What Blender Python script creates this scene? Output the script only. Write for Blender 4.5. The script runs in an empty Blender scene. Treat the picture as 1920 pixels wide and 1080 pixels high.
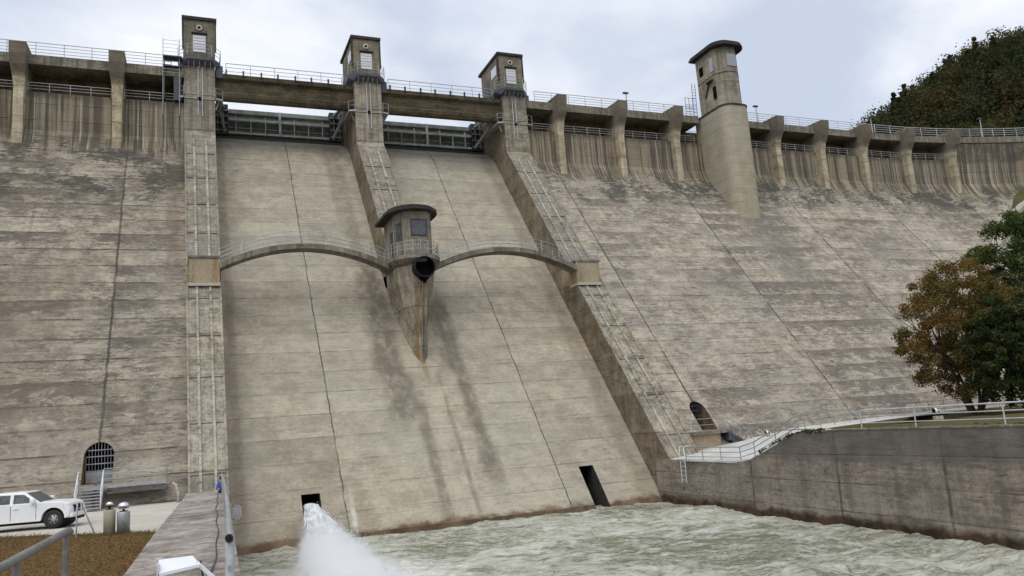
import bpy, bmesh, math, random
import numpy as np
from mathutils import Vector, Matrix, noise as mnoise
random.seed(7); RNG = np.random.default_rng(11)
PI = math.pi; R = math.radians
sc = bpy.context.scene
COL = sc.collection

# ------------------------------------------------------------------ camera
cam_d = bpy.data.cameras.new('camera'); cam = bpy.data.objects.new('camera', cam_d); COL.objects.link(cam)
yaw, pit, rol, FPX = 0.39361112, 0.17068579, -0.07448495, 1486.5741
f = Vector((math.sin(yaw)*math.cos(pit), math.cos(yaw)*math.cos(pit), math.sin(pit)))
r0 = Vector((math.cos(yaw), -math.sin(yaw), 0)); u0 = r0.cross(f)
c_, s_ = math.cos(rol), math.sin(rol)
r = c_*r0 + s_*u0; u = -s_*r0 + c_*u0
M = Matrix((( r.x, u.x, -f.x, 0), (r.y, u.y, -f.y, 0), (r.z, u.z, -f.z, 5.6), (0, 0, 0, 1)))
cam.matrix_world = M
cam_d.sensor_width = 36; cam_d.lens = FPX/1920*36; cam_d.clip_start = 0.1; cam_d.clip_end = 3000
sc.camera = cam
# ------------------------------------------------------------------ light
SUN_EL, SUN_AZ = R(58), R(215)        # azimuth clockwise from +Y : high, from behind the camera
world = bpy.data.worlds.new('World'); sc.world = world; world.use_nodes = True
sd = bpy.data.lights.new('sun', 'SUN'); sd.energy = 1.35; sd.angle = R(60); sd.color = (1.0, 0.96, 0.9)
sun = bpy.data.objects.new('sun', sd); COL.objects.link(sun)
sdir = Vector((math.sin(SUN_AZ)*math.cos(SUN_EL), math.cos(SUN_AZ)*math.cos(SUN_EL), math.sin(SUN_EL)))
sun.rotation_euler = sdir.to_track_quat('Z', 'Y').to_euler(); sun.location = sdir*60
vs = sc.view_settings
vs.view_transform = 'Standard'; vs.look = 'None'; vs.gamma = 1; vs.use_curve_mapping = False; vs.exposure = 0.62

# ------------------------------------------------------------------ node helper
class NT:
    def __init__(s, tree): s.t = tree; s.n = tree.nodes; s.l = tree.links
    def _in(s, sock, v):
        if isinstance(v, bpy.types.NodeSocket): s.l.new(v, sock)
        elif isinstance(v, (tuple, list)):
            v = tuple(v)
            try: sock.default_value = v if len(sock.default_value) == len(v) else (v + (1,))[:len(sock.default_value)]
            except TypeError: sock.default_value = sum(v[:3])/3
        else:
            try: sock.default_value = v
            except TypeError: sock.default_value = (v,)*len(sock.default_value)
    def m(s, op, a, b=0.0, c=0.0, clamp=False):
        n = s.n.new('ShaderNodeMath'); n.operation = op; n.use_clamp = clamp
        for k, v in enumerate((a, b, c)): s._in(n.inputs[k], v)
        return n.outputs[0]
    def vm(s, op, a, b):
        n = s.n.new('ShaderNodeVectorMath'); n.operation = op; s._in(n.inputs[0], a); s._in(n.inputs[1], b); return n.outputs[0]
    def pos(s): return s.n.new('ShaderNodeNewGeometry').outputs['Position']
    def sep(s, v):
        n = s.n.new('ShaderNodeSeparateXYZ'); s._in(n.inputs[0], v); return n.outputs
    def comb(s, a, b, c):
        n = s.n.new('ShaderNodeCombineXYZ')
        for k, v in enumerate((a, b, c)): s._in(n.inputs[k], v)
        return n.outputs[0]
    def noise(s, v, sc_=1, det=4, rough=.55, dist=0, st=(1, 1, 1)):
        if st != (1, 1, 1): v = s.vm('MULTIPLY', v, st)
        n = s.n.new('ShaderNodeTexNoise'); s._in(n.inputs['Vector'], v)
        n.inputs['Scale'].default_value = sc_; n.inputs['Detail'].default_value = det
        n.inputs['Roughness'].default_value = rough; n.inputs['Distortion'].default_value = dist
        return n.outputs[0]
    def vor(s, v, sc_=1, feat='F1', out=0):
        n = s.n.new('ShaderNodeTexVoronoi'); s._in(n.inputs['Vector'], v); n.inputs['Scale'].default_value = sc_; n.feature = feat
        return n.outputs[out]
    def white(s, v):
        n = s.n.new('ShaderNodeTexWhiteNoise'); s._in(n.inputs['Vector'], v); return n.outputs['Value']
    def rng(s, v, a, b, c=0.0, d=1.0, smooth=True):
        n = s.n.new('ShaderNodeMapRange'); n.interpolation_type = 'SMOOTHSTEP' if smooth else 'LINEAR'
        for k, x in enumerate((v, a, b, c, d)): s._in(n.inputs[k], x)
        return n.outputs[0]
    def mix(s, fac, a, b, mode='MIX'):
        n = s.n.new('ShaderNodeMix'); n.data_type = 'RGBA'; n.blend_type = mode
        s._in(n.inputs[0], fac); s._in(n.inputs[6], a); s._in(n.inputs[7], b); return n.outputs[2]
    def bump(s, h, dist=.05, st=.6, nrm=None):
        n = s.n.new('ShaderNodeBump'); n.inputs['Distance'].default_value = dist; n.inputs['Strength'].default_value = st
        s._in(n.inputs['Height'], h)
        if nrm is not None: s._in(n.inputs['Normal'], nrm)
        return n.outputs[0]

def newmat(name):
    m = bpy.data.materials.new(name); m.use_nodes = True
    t = NT(m.node_tree); b = m.node_tree.nodes['Principled BSDF']
    return m, t, b
def set_b(b, **k):
    names = {'rough': 'Roughness', 'metal': 'Metallic', 'spec': 'Specular IOR Level', 'trans': 'Transmission Weight', 'ior': 'IOR', 'alpha': 'Alpha'}
    for a, v in k.items(): b.inputs[names[a]].default_value = v

# ---- sky : Nishita behind a procedural overcast deck
wt = NT(world.node_tree); bg = world.node_tree.nodes['Background']
sky = wt.n.new('ShaderNodeTexSky'); sky.sky_type = 'NISHITA'; sky.sun_disc = False
sky.sun_elevation = SUN_EL; sky.sun_rotation = SUN_AZ
tc = wt.n.new('ShaderNodeTexCoord').outputs['Generated']
d = wt.sep(tc)
zz = wt.m('ADD', wt.m('MAXIMUM', d[2], 0.0), 0.16)
pl = wt.comb(wt.m('DIVIDE', d[0], zz), wt.m('DIVIDE', d[1], zz), 0.0)      # clouds laid on a flat deck overhead
c1 = wt.noise(pl, .85, 6, .52, .5); c2 = wt.noise(wt.vm('ADD', pl, (7.3, 2.1, 0)), .55, 5, .5, .4); c3 = wt.noise(wt.vm('ADD', pl, (1.3, 9.1, 0)), 2.2, 5, .55, .3)
light = wt.m('ADD', wt.m('MULTIPLY', c1, .72), wt.m('MULTIPLY', c3, .28))
cl = wt.mix(wt.rng(light, .42, .57), (4.7, 5.25, 6.35), (7.3, 7.55, 8.1))
cl = wt.mix(wt.m('MULTIPLY', wt.rng(c2, .50, .62), .6), cl, (4.3, 5.0, 6.5))
cl = wt.mix(wt.m('MULTIPLY', wt.rng(wt.m('ADD', wt.m('MULTIPLY', c3, .5), wt.m('MULTIPLY', c1, .5)), .53, .64), .75), cl, (9.0, 9.1, 9.3))
cov = wt.rng(c2, .30, .60, .98, .93)
world.node_tree.links.new(wt.mix(cov, sky.outputs[0], cl), bg.inputs[0]); bg.inputs[1].default_value = 0.085

# ------------------------------------------------------------------ materials
DARKJ = (.045, .042, .035)
def concrete(name, lo, hi, lift=None, joints=(), jy=(), jcol=DARKJ, blotch=.5, board=.5, moss=0.0, upper=False,
             wet=None, rust=0.0, stains=(), vstreak=0.0, linew=.03, linestr=.75, seed=0.0, panel=.14, jw=.10, dash=.0, head=False, topdark=None, wetc=((.030, .021, .013), (.085, .052, .031))):
    m, t, b = newmat(name)
    P = t.vm('ADD', t.pos(), (seed, seed*.7, 0)) if seed else t.pos()
    X, Y, Z = t.sep(t.pos())[:3]
    big = t.noise(P, .13, 4, .55); med = t.noise(P, .9, 6, .62); fine = t.noise(P, 9, 4, .65)
    brd = t.noise(P, 1.0, 5, .65, 0, (.28, .28, 5.5))
    mot = t.noise(P, 4.2, 7, .8, .2, (.85, .85, 1.2))
    tone = t.m('ADD', t.m('ADD', t.m('MULTIPLY', med, .35), t.m('MULTIPLY', mot, .30)), t.m('ADD', t.m('MULTIPLY', brd, .30*board), t.m('MULTIPLY', fine, .16)))
    cen_ = .5*(.81+.30*board)
    tone = t.rng(tone, cen_-.085, cen_+.085)
    col = t.mix(tone, lo, hi)
    # large grey / warm drift
    col = t.mix(t.m('MULTIPLY', t.rng(big, .40, .62), .35), col, tuple(x*y for x, y in zip(hi, (.86, .92, 1.0))))
    h = t.m('ADD', t.m('MULTIPLY', fine, .35), t.m('MULTIPLY', brd, .6*board))
    if lift:
        per, ph = lift
        q = t.m('DIVIDE', t.m('SUBTRACT', Z, ph-.5*per), per)
        fl = t.m('FLOOR', q); fr = t.m('SUBTRACT', q, fl)
        dl = t.m('MULTIPLY', t.m('ABSOLUTE', t.m('SUBTRACT', fr, .5)), per)      # metres from the lift line
        dl = t.m('ADD', dl, t.m('MULTIPLY', t.m('SUBTRACT', t.noise(P, 1.3, 3, .6), .5), .05))
        fl2 = t.m('FLOOR', t.m('ADD', q, .5))
        j0 = joints[-1] if joints else 0.0
        jx = t.m('FLOOR', t.m('DIVIDE', t.m('SUBTRACT', X, j0), 13.9 if lift[0] != 1.49 else 14.28))
        w = t.white(t.comb(jx, fl2, 3.0))
        w2 = t.white(t.comb(t.m('FLOOR', t.m('DIVIDE', t.m('ADD', X, 2.0), 3.45)), fl2, 8.0))
        ptone = t.m('ADD', t.m('MULTIPLY', w, panel), t.m('ADD', t.m('MULTIPLY', w2, panel*.22), 1-panel*.62))
        col = t.mix(1.0, col, t.comb(ptone, ptone, ptone), 'MULTIPLY')
        # whole pours that weathered darker: crisp against the line above, breaking up downwards
        hit = t.m('MULTIPLY', t.rng(t.white(t.comb(jx, fl2, 11.0)), .42, .60), t.rng(t.noise(P, .16, 3, .5, 0, (1, .4, .2)), .42, .56))
        brk = t.noise(P, 1.0, 8, .76, .25, (1.1, 1.1, 2.2))
        frb = t.m('FRACT', t.m('ADD', q, .5))
        dk = t.m('MULTIPLY', hit, t.rng(t.m('ADD', brk, t.m('MULTIPLY', frb, .22)), .54, .62))
        col = t.mix(t.m('MULTIPLY', dk, min(.85, blotch*1.15)), col, (lo[0]*.62, lo[1]*.62, lo[2]*.66))
        hue = t.white(t.comb(jx, fl2, 23.0))
        col = t.mix(t.m('MULTIPLY', t.rng(hue, .55, .95), blotch*.30), col, t.mix(1.0, col, (1.05, .975, .92), 'MULTIPLY'))
        strength = t.m('MULTIPLY', t.rng(t.noise(P, .5, 4, .7, 0, (.7, .7, .4)), .38, .60, .15, 1.0), linestr)
        ln = t.m('MULTIPLY', t.rng(dl, linew*.5, linew*1.7, 1, 0), strength)
        # thin secondary board lines
        q2 = t.m('FRACT', t.m('DIVIDE', t.m('ADD', Z, t.m('MULTIPLY', med, .06)), per/3.0))
        ln2 = t.m('MULTIPLY', t.rng(q2, .0, .10, 1, 0), t.rng(t.noise(P, .8, 5, .75, 0, (.35, .35, 1.3)), .54, .68, 0, .42))
        # water-darkened smear under each lift line
        below = t.m('SUBTRACT', 1.0, t.m('FRACT', t.m('SUBTRACT', q, .5)))
        sm = t.m('MULTIPLY', t.rng(below, 0.0, .5, 1, 0), t.rng(t.noise(P, .45, 5, .65, .3, (.55, .55, 1.0)), .47, .68, 0, blotch*.8))
        col = t.mix(sm, col, tuple(x*.55 for x in lo))
        col = t.mix(t.m('MAXIMUM', ln, ln2), col, jcol)
        h = t.m('SUBTRACT', h, t.m('MULTIPLY', ln, 1.6))
    if blotch:
        bl = t.noise(P, .42, 7, .68, .4, (.6, .6, 1.25)); bl2 = t.noise(P, 3.0, 8, .78, .2, (.6, .6, 1.8))
        k = t.m('MULTIPLY', t.rng(t.m('ADD', t.m('MULTIPLY', bl, .45), t.m('MULTIPLY', bl2, .55)), .515, .58), blotch)
        col = t.mix(k, col, (lo[0]*.58, lo[1]*.60, lo[2]*.66))
        lt = t.m('MULTIPLY', t.rng(t.noise(P, .8, 6, .7, .5, (.5, .5, 1.6)), .58, .70), .5*blotch)
        col = t.mix(lt, col, tuple(min(.6, x*1.28) for x in hi))
    if dash:
        pm = t.rng(t.noise(P, .22, 4, .6), .42, .58)
        dn_ = t.noise(P, 1.0, 7, .74, .15, (1.3, 1.3, 9.0))
        col = t.mix(t.m('MULTIPLY', t.rng(dn_, .565, .62), t.m('MULTIPLY', t.m('ADD', t.m('MULTIPLY', pm, .75), .25), dash)), col, (.06, .056, .05))
        dn2 = t.noise(P, 1.0, 8, .78, .1, (.7, .7, 3.6))
        col = t.mix(t.m('MULTIPLY', t.rng(dn2, .545, .61), t.m('MULTIPLY', pm, dash*.75)), col, (lo[0]*.55, lo[1]*.55, lo[2]*.6))
        pit = t.noise(P, 5.5, 5, .8, 0, (.9, .9, 1.4))
        col = t.mix(t.m('MULTIPLY', t.rng(pit, .61, .66), dash*.7), col, (.07, .06, .05))
        lt2 = t.noise(P, 1.0, 7, .72, .1, (.9, .9, 5.5))
        col = t.mix(t.m('MULTIPLY', t.rng(lt2, .56, .66), .38), col, tuple(min(.62, x*1.25) for x in hi))
    if joints:
        wob = t.m('MULTIPLY', t.m('SUBTRACT', t.noise(P, .9, 4, .6), .5), .22)
        best = None
        for jxv in joints:
            dd = t.m('ABSOLUTE', t.m('ADD', t.m('SUBTRACT', X, jxv), wob))
            best = dd if best is None else t.m('MINIMUM', best, dd)
        jn = t.m('MULTIPLY', t.rng(best, jw*.3, jw, .85, 0), t.rng(t.noise(P, .7, 4, .6), .35, .55, .45, 1))
        col = t.mix(jn, col, jcol); h = t.m('SUBTRACT', h, t.m('MULTIPLY', jn, 1.5))
    for jyv in jy:
        dd = t.m('ABSOLUTE', t.m('ADD', t.m('SUBTRACT', Y, jyv), t.m('MULTIPLY', t.m('SUBTRACT', t.noise(P, 1.2, 4, .6), .5), .16)))
        jn = t.m('MULTIPLY', t.rng(dd, .02, .16, .75, 0), t.rng(t.noise(P, 1.5, 4, .7), .35, .6, .3, 1)); col = t.mix(jn, col, jcol)
    if vstreak:
        vn = t.noise(P, 1.0, 5, .6, 0, (2.6, 2.6, .10)); vn2 = t.noise(P, 1, 4, .6, 0, (5.5, 5.5, .18))
        k = t.m('MULTIPLY', t.rng(t.m('ADD', t.m('MULTIPLY', vn, .6), t.m('MULTIPLY', vn2, .4)), .46, .60), vstreak)
        col = t.mix(k, col, (.065, .058, .046))
    if upper:      # the wall above the batter: run-off streaks; below it a mossy pitted band
        zw = t.m('ADD', Z, t.m('MULTIPLY', t.m('SUBTRACT', t.noise(P, 1, 4, .6, 0, (.8, .8, .15)), .5), 4.5))
        zb_ = t.m('ADD', zw, t.m('MULTIPLY', t.rng(X, -1, 0, 2.6, 0, False), 1.0))
        um = t.rng(zw, 28.8, 31.2)
        vn = t.noise(P, 1.0, 4, .6, 0, (1.5, .2, .05)); vn2 = t.noise(P, 1, 4, .65, 0, (4.5, .3, .10))
        vv = t.m('ADD', t.m('MULTIPLY', vn, .55), t.m('MULTIPLY', vn2, .45))
        wallc = t.mix(t.rng(vv, .43, .56), (.075, .061, .044), (.30, .255, .178))
        wallc = t.mix(t.rng(t.noise(P, 1, 3, .6, 0, (4.2, .3, .03)), .57, .63, 0, .85), wallc, (.46, .41, .30))
        wallc = t.mix(t.rng(t.noise(t.vm('ADD', P, (40, 0, 0)), 1, 3, .6, 0, (2.4, .3, .025)), .55, .60, 0, .75), wallc, (.055, .045, .034))
        wallc = t.mix(t.rng(t.noise(P, 1, 3, .5, 0, (.9, .2, .04)), .58, .70, 0, .6), wallc, (.36, .27, .14))
        wallc = t.mix(t.rng(fine, .35, .65, 0, .35), wallc, (.10, .09, .07))
        col = t.mix(t.m('MULTIPLY', um, .88), col, wallc)
        bm = t.m('MULTIPLY', t.rng(zb_, 26.0, 28.6), t.rng(zw, 30.2, 32.0, 1, 0))
        gn = t.m('ADD', t.m('MULTIPLY', t.noise(P, .3, 4, .6), .45), t.m('MULTIPLY', t.noise(P, 2.6, 7, .8, 0, (.6, .6, 2.2)), .55))
        col = t.mix(t.m('MULTIPLY', bm, t.rng(gn, .485, .53, 0, .9)), col, (.055, .055, .045))
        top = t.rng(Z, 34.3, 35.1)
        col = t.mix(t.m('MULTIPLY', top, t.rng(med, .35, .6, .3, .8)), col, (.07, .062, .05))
    for (x0, wd, z0, z1, st, cc) in stains:      # algae and rust runs down the face, each where it grows
        xx = t.m('ADD', t.m('SUBTRACT', X, x0), t.m('MULTIPLY', t.m('SUBTRACT', t.noise(P, .6, 4, .6, 0, (1, 1, .3)), .5), wd*1.3))
        k = t.rng(t.m('ABSOLUTE', xx), wd*.25, wd, 1, 0)
        zn = t.m('ADD', Z, t.m('MULTIPLY', t.m('SUBTRACT', med, .5), 3.0))
        k = t.m('MULTIPLY', k, t.m('MULTIPLY', t.rng(zn, z0, z0+2.5), t.rng(zn, z1-2.5, z1, 1, 0)))
        k = t.m('MULTIPLY', k, t.rng(t.noise(P, 1.2, 5, .65, 0, (1.4, 1.4, .35)), .30, .60, .35*st, st))
        col = t.mix(k, col, cc)
    if head:      # bracket head, greyer and darker towards the top
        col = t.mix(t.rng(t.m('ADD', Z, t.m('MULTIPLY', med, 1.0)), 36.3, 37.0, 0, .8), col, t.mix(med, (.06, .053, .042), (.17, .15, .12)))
    if topdark is not None:
        zt_ = t.m('ADD', Z, t.m('MULTIPLY', t.m('SUBTRACT', t.noise(P, .5, 5, .65), .5), 1.2))
        col = t.mix(t.rng(zt_, topdark-.25, topdark+.35, 0, .72), col, t.mix(med, (.06, .058, .052), (.15, .14, .125)))
    if moss: col = t.mix(t.m('MULTIPLY', t.rng(t.noise(P, .7, 6, .7, .3), .48, .62), moss), col, (.055, .06, .035))
    if rust: col = t.mix(t.m('MULTIPLY', t.rng(t.noise(P, .8, 5, .6, .2, (1.3, 1.3, .35)), .50, .66), rust), col, (.22, .115, .035))
    if wet is not None:
        zz2 = t.m('ADD', Z, t.m('MULTIPLY', t.m('SUBTRACT', t.noise(P, .8, 5, .65), .5), .9))
        k = t.rng(zz2, wet, wet+.35, 1, 0)
        col = t.mix(k, col, t.mix(t.rng(med, .4, .6), wetc[0], wetc[1]))
        col = t.mix(t.m('MULTIPLY', t.rng(zz2, wet-.55, wet-.3, 1, 0), .9), col, (.02, .016, .011))
    t.l.new(col, b.inputs['Base Color'])
    t.l.new(t.bump(h, .05, .7), b.inputs['Normal'])
    set_b(b, rough=.93, spec=.25)
    return m

LIFT_F, LIFT_C = (1.42, 7.17), (1.49, 2.75)
RUSTY = (.20, .12, .045); ALG = (.145, .125, .095)
MAT = {}
MAT['face_left'] = concrete('weathered_face_concrete', (.155, .133, .103), (.36, .312, .238), LIFT_F, (-18.5, -4.62), upper=True, jw=.10, blotch=.72, board=.7, linestr=.9, linew=.034, moss=.05, dash=1.0, panel=.30,
     stains=((-12.2, 8.2, 2, 20, .55, (.13, .105, .08)), (-10.3, .16, 21, 25, .8, (.06, .055, .045)), (-1.0, .8, 16, 31, .5, (.12, .095, .07)), (-4.6, 3.2, 2, 9, .35, (.13, .108, .08)), (-3.2, .8, 7.6, 10.2, .7, (.50, .42, .31))))
MAT['face_right'] = concrete('pale_face_concrete', (.185, .161, .128), (.425, .372, .29), LIFT_F, (34.9, 48.8, 62.5, 76.7, 90.5), upper=True, blotch=.60, board=.7, linestr=.62, linew=.024, dash=.85, panel=.20,
     stains=((55.5, 3.5, 16, 27, .7, (.13, .12, .105)), (70, 6, 19, 25, .55, (.145, .13, .12)), (46, 5, 15, 20, .5, (.16, .145, .125)), (60, 4, 11, 15, .5, (.15, .135, .115))))
MAT['chute'] = concrete('smooth_chute_concrete', (.255, .224, .170), (.395, .352, .268), LIFT_C, (8.62, 22.9), blotch=.14, board=.6, linestr=.45, linew=.020, panel=.22, wet=.06, jw=.055, wetc=((.10, .066, .042), (.17, .12, .078)), dash=.34,
     stains=((13.4, 1.5, 5, 21, .95, ALG), (18.4, .9, 1, 17.5, .9, ALG), (17.7, .6, 9, 17, .7, ALG), (14.7, .6, -2, 10, .75, ALG), (16.7, .25, -1, 10, .6, ALG), (15.7, .4, -1, 9.5, .3, (.40, .36, .28)), (13.0, .9, 19, 36, .55, ALG), (12.2, .4, 22, 36, .4, ALG), (28.7, .9, -1, 36, .45, ALG), (2.7, .5, -1, 36, .5, (.17, .115, .075)), (17.6, .7, 19, 36, .4, ALG),
             (5.55, .30, -1, 1.7, .7, ALG), (7.85, .32, -1, 1.8, .7, (.16, .12, .08)), (9.0, .22, -1, 3.0, .75, (.62, .6, .55)), (15.9, .3, 8, 12, .6, RUSTY), (9.6, .3, -1, 2.6, .5, (.34, .22, .12))))
MAT['pier'] = concrete('pier_concrete', (.19, .168, .125), (.42, .375, .285), (2.84, 7.17), (), blotch=.4, board=.5, vstreak=.45, rust=.08, linestr=.7, dash=.5, stains=((15, 60, 14.5, 33.5, .5, (.14, .13, .11)), (1.0, 1.5, 8.6, 10.4, .6, (.42, .31, .16))))
MAT['pier_top'] = concrete('weathered_pier_stair_concrete', (.15, .137, .112), (.36, .325, .26), LIFT_F, (), blotch=.75, board=.6, vstreak=.3, linestr=.9, dash=.8)
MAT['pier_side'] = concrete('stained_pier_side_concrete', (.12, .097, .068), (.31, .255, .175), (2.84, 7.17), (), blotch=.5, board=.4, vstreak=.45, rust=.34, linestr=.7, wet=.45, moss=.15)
MAT['nose'] = concrete('rust_run_concrete', (.20, .172, .13), (.44, .385, .295), (2.98, 2.75), (), blotch=.4, board=.3, vstreak=.5, rust=.3, stains=((15.5, .25, 8, 17, .9, RUSTY), (16.45, .22, 9, 17.3, .9, RUSTY), (15.95, .12, 10, 17, .8, (.05, .04, .03))))
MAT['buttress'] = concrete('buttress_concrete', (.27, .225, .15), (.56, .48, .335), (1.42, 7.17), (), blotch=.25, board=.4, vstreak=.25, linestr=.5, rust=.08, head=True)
MAT['deck'] = concrete('deck_concrete', (.11, .10, .08), (.29, .26, .20), None, (), blotch=.5, board=.3, vstreak=.55)
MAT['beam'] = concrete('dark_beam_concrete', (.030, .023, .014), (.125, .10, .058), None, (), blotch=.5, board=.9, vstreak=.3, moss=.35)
MAT['gallery'] = concrete('gallery_concrete', (.07, .048, .028), (.24, .165, .09), None, (), blotch=.4, board=.5, rust=.4)
MAT['hut'] = concrete('hut_concrete', (.12, .102, .072), (.27, .235, .168), None, (), blotch=.45, board=.2, vstreak=.4)
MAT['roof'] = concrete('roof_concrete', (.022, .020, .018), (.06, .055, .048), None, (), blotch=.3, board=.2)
MAT['shaft'] = concrete('plain_shaft_concrete', (.31, .272, .198), (.41, .362, .27), (1.42, 7.17), (), blotch=.06, board=.5, linestr=.3, panel=.06)
MAT['tower'] = concrete('tower_concrete', (.17, .148, .11), (.38, .33, .245), (2.84, 38.0), (), blotch=.5, board=.3, vstreak=.45, rust=.2, linestr=.6)
MAT['booth'] = concrete('booth_concrete', (.13, .117, .088), (.34, .31, .24), None, (), blotch=.35, board=.2, vstreak=.6)
MAT['bracket'] = concrete('ochre_stained_concrete', (.26, .20, .125), (.40, .33, .225), None, (), blotch=.2, board=.2, rust=.75)
MAT['lip'] = concrete('pale_ledge_concrete', (.36, .33, .26), (.48, .45, .37), None, (), blotch=.15, board=.2)
MAT['lip_old'] = concrete('worn_pale_kerb_concrete', (.17, .157, .125), (.44, .405, .33), None, (), blotch=.85, board=.4, dash=1.0)
MAT['train'] = concrete('training_wall_concrete', (.165, .138, .110), (.34, .29, .234), (1.3, .45), (), blotch=.55, board=.8, vstreak=.22, wet=.02, linestr=.4, dash=.9, topdark=2.75, jy=(8.2, 17, 24.0, 30.2, 37.2), panel=.22)
MAT['walltop'] = concrete('quay_wall_concrete', (.17, .148, .13), (.42, .365, .32), None, (), blotch=.75, dash=.6, board=.9, moss=.08)
MAT['path'] = concrete('pale_path_concrete', (.42, .405, .375), (.60, .585, .55), None, (), blotch=.25, dash=.2, board=.1)
# darker band on the upper part of the training wall: vertical weathering, a property of the wall
def simple(name, c, rough=.6, metal=0.0, var=.12, sc_=6, bump=.0, spec=.5):
    m, t, b = newmat(name)
    n = t.noise(t.pos(), sc_, 5, .6)
    n2 = t.noise(t.pos(), sc_*.15, 3, .6)
    col = t.mix(t.rng(t.m('ADD', t.m('MULTIPLY', n, .6), t.m('MULTIPLY', n2, .4)), .35, .65), tuple(x*(1-var) for x in c), tuple(min(1, x*(1+var)) for x in c))
    t.l.new(col, b.inputs['Base Color']); set_b(b, rough=rough, metal=metal, spec=spec)
    t.l.new(t.rng(n, .3, .7, max(0, rough-.08), min(1, rough+.1)), b.inputs['Roughness'])
    if bump: t.l.new(t.bump(n, bump, .5), b.inputs['Normal'])
    return m
MAT['galv'] = simple('galvanised_steel', (.36, .37, .38), .5, .5, .2, 4)
MAT['galv_pale'] = simple('pale_galvanised_steel', (.52, .53, .54), .5, .3, .15, 4)
MAT['steel_dark'] = simple('dark_blue_grey_steel', (.055, .065, .078), .55, .2, .35, 2)
MAT['gate'] = simple('grey_green_gate_steel', (.21, .235, .22), .6, .15, .4, 1.6)
MAT['gate_light'] = simple('light_gate_rib_steel', (.40, .43, .43), .6, .05, .3, 2)
MAT['gate_dark'] = simple('dark_gate_steel', (.045, .052, .055), .6, .15, .4, 2)
MAT['white'] = simple('white_shutter_paint', (.66, .68, .71), .6, 0, .06, 3)
MAT['void'] = simple('painted_dark_opening', (.004, .004, .004), .95, 0, .3, 3, spec=.05)  # near-black colour stands in for the unlit depth of openings
MAT['glass'] = simple('grey_window_glass', (.06, .068, .072), .22, 0, .4, 3, spec=.6)
MAT['car'] = simple('white_vehicle_paint', (.74, .75, .75), .28, 0, .02, 2, spec=.6)
MAT['tyre'] = simple('tyre_rubber', (.018, .018, .018), .85, 0, .3, 12)
MAT['rim'] = simple('alloy_rim', (.34, .34, .34), .4, .6, .15, 8)
MAT['black'] = simple('black_plastic', (.012, .012, .013), .7, 0, .2, 8, spec=.2)
MAT['chrome'] = simple('polished_lamp_metal', (.75, .75, .76), .18, .9, .05, 5)
MAT['lamp_glass'] = simple('clear_lamp_glass', (.55, .56, .57), .12, 0, .1, 5, spec=.8)
MAT['ped'] = concrete('pedestal_concrete', (.36, .32, .24), (.48, .44, .34), None, (), blotch=.15, board=.1)
MAT['shirt'] = simple('blue_cloth', (.035, .085, .42), .85, 0, .25, 9)
MAT['trousers'] = simple('dark_cloth', (.02, .025, .05), .9, 0, .2, 9)
MAT['skin'] = simple('skin', (.42, .24, .16), .6, 0, .08, 9)
MAT['hair'] = simple('dark_hair', (.015, .012, .01), .7, 0, .3, 30)
MAT['old_pipe'] = simple('weathered_pipe', (.20, .19, .18), .6, .3, .25, 10)
MAT['cable'] = simple('cable_rubber', (.06, .055, .05), .8, 0, .2, 8)
MAT['bark'] = simple('tree_bark', (.055, .045, .034), .95, 0, .4, 9, .03)
MAT['window_frame'] = simple('dark_window_frame', (.05, .055, .06), .5, .2, .2, 6)

def leafmat(name, cols, sc_=.35, trans=.35):
    m, t, b = newmat(name)
    g = t.n.new('ShaderNodeNewGeometry')
    n = t.noise(g.outputs['Position'], sc_, 4, .6)
    rnd = g.outputs['Random Per Island']
    k = t.m('ADD', t.m('MULTIPLY', t.rng(n, .36, .64), .62), t.m('MULTIPLY', rnd, .38))
    col = t.mix(t.rng(k, .0, .5), cols[0], cols[1]); col = t.mix(t.rng(k, .45, 1.0), col, cols[2])
    t.l.new(col, b.inputs['Base Color']); set_b(b, rough=.75, spec=.2)
    tr = t.n.new('ShaderNodeBsdfTranslucent'); t.l.new(col, tr.inputs[0])
    mx = t.n.new('ShaderNodeMixShader'); mx.inputs[0].default_value = trans
    out = [x for x in t.n if x.type == 'OUTPUT_MATERIAL'][0]
    t.l.new(b.outputs[0], mx.inputs[1]); t.l.new(tr.outputs[0], mx.inputs[2]); t.l.new(mx.outputs[0], out.inputs[0])
    return m
MAT['leaf_autumn'] = leafmat('autumn_leaves', ((.075, .085, .024), (.155, .110, .030), (.235, .135, .038)), .38)
MAT['leaf_green'] = leafmat('green_leaves', ((.030, .052, .018), (.060, .092, .024), (.135, .145, .032)), .4)
MAT['leaf_dark'] = leafmat('dark_leaves', ((.026, .038, .014), (.045, .062, .018), (.085, .092, .026)), .5)
MAT['leaf_hill'] = leafmat('mixed_autumn_forest_leaves', ((.018, .034, .014), (.050, .056, .018), (.100, .064, .022)), .13)
MAT['leaf_moss'] = leafmat('low_green_growth', ((.03, .045, .012), (.06, .075, .018), (.10, .10, .025)), 1.2)

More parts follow.
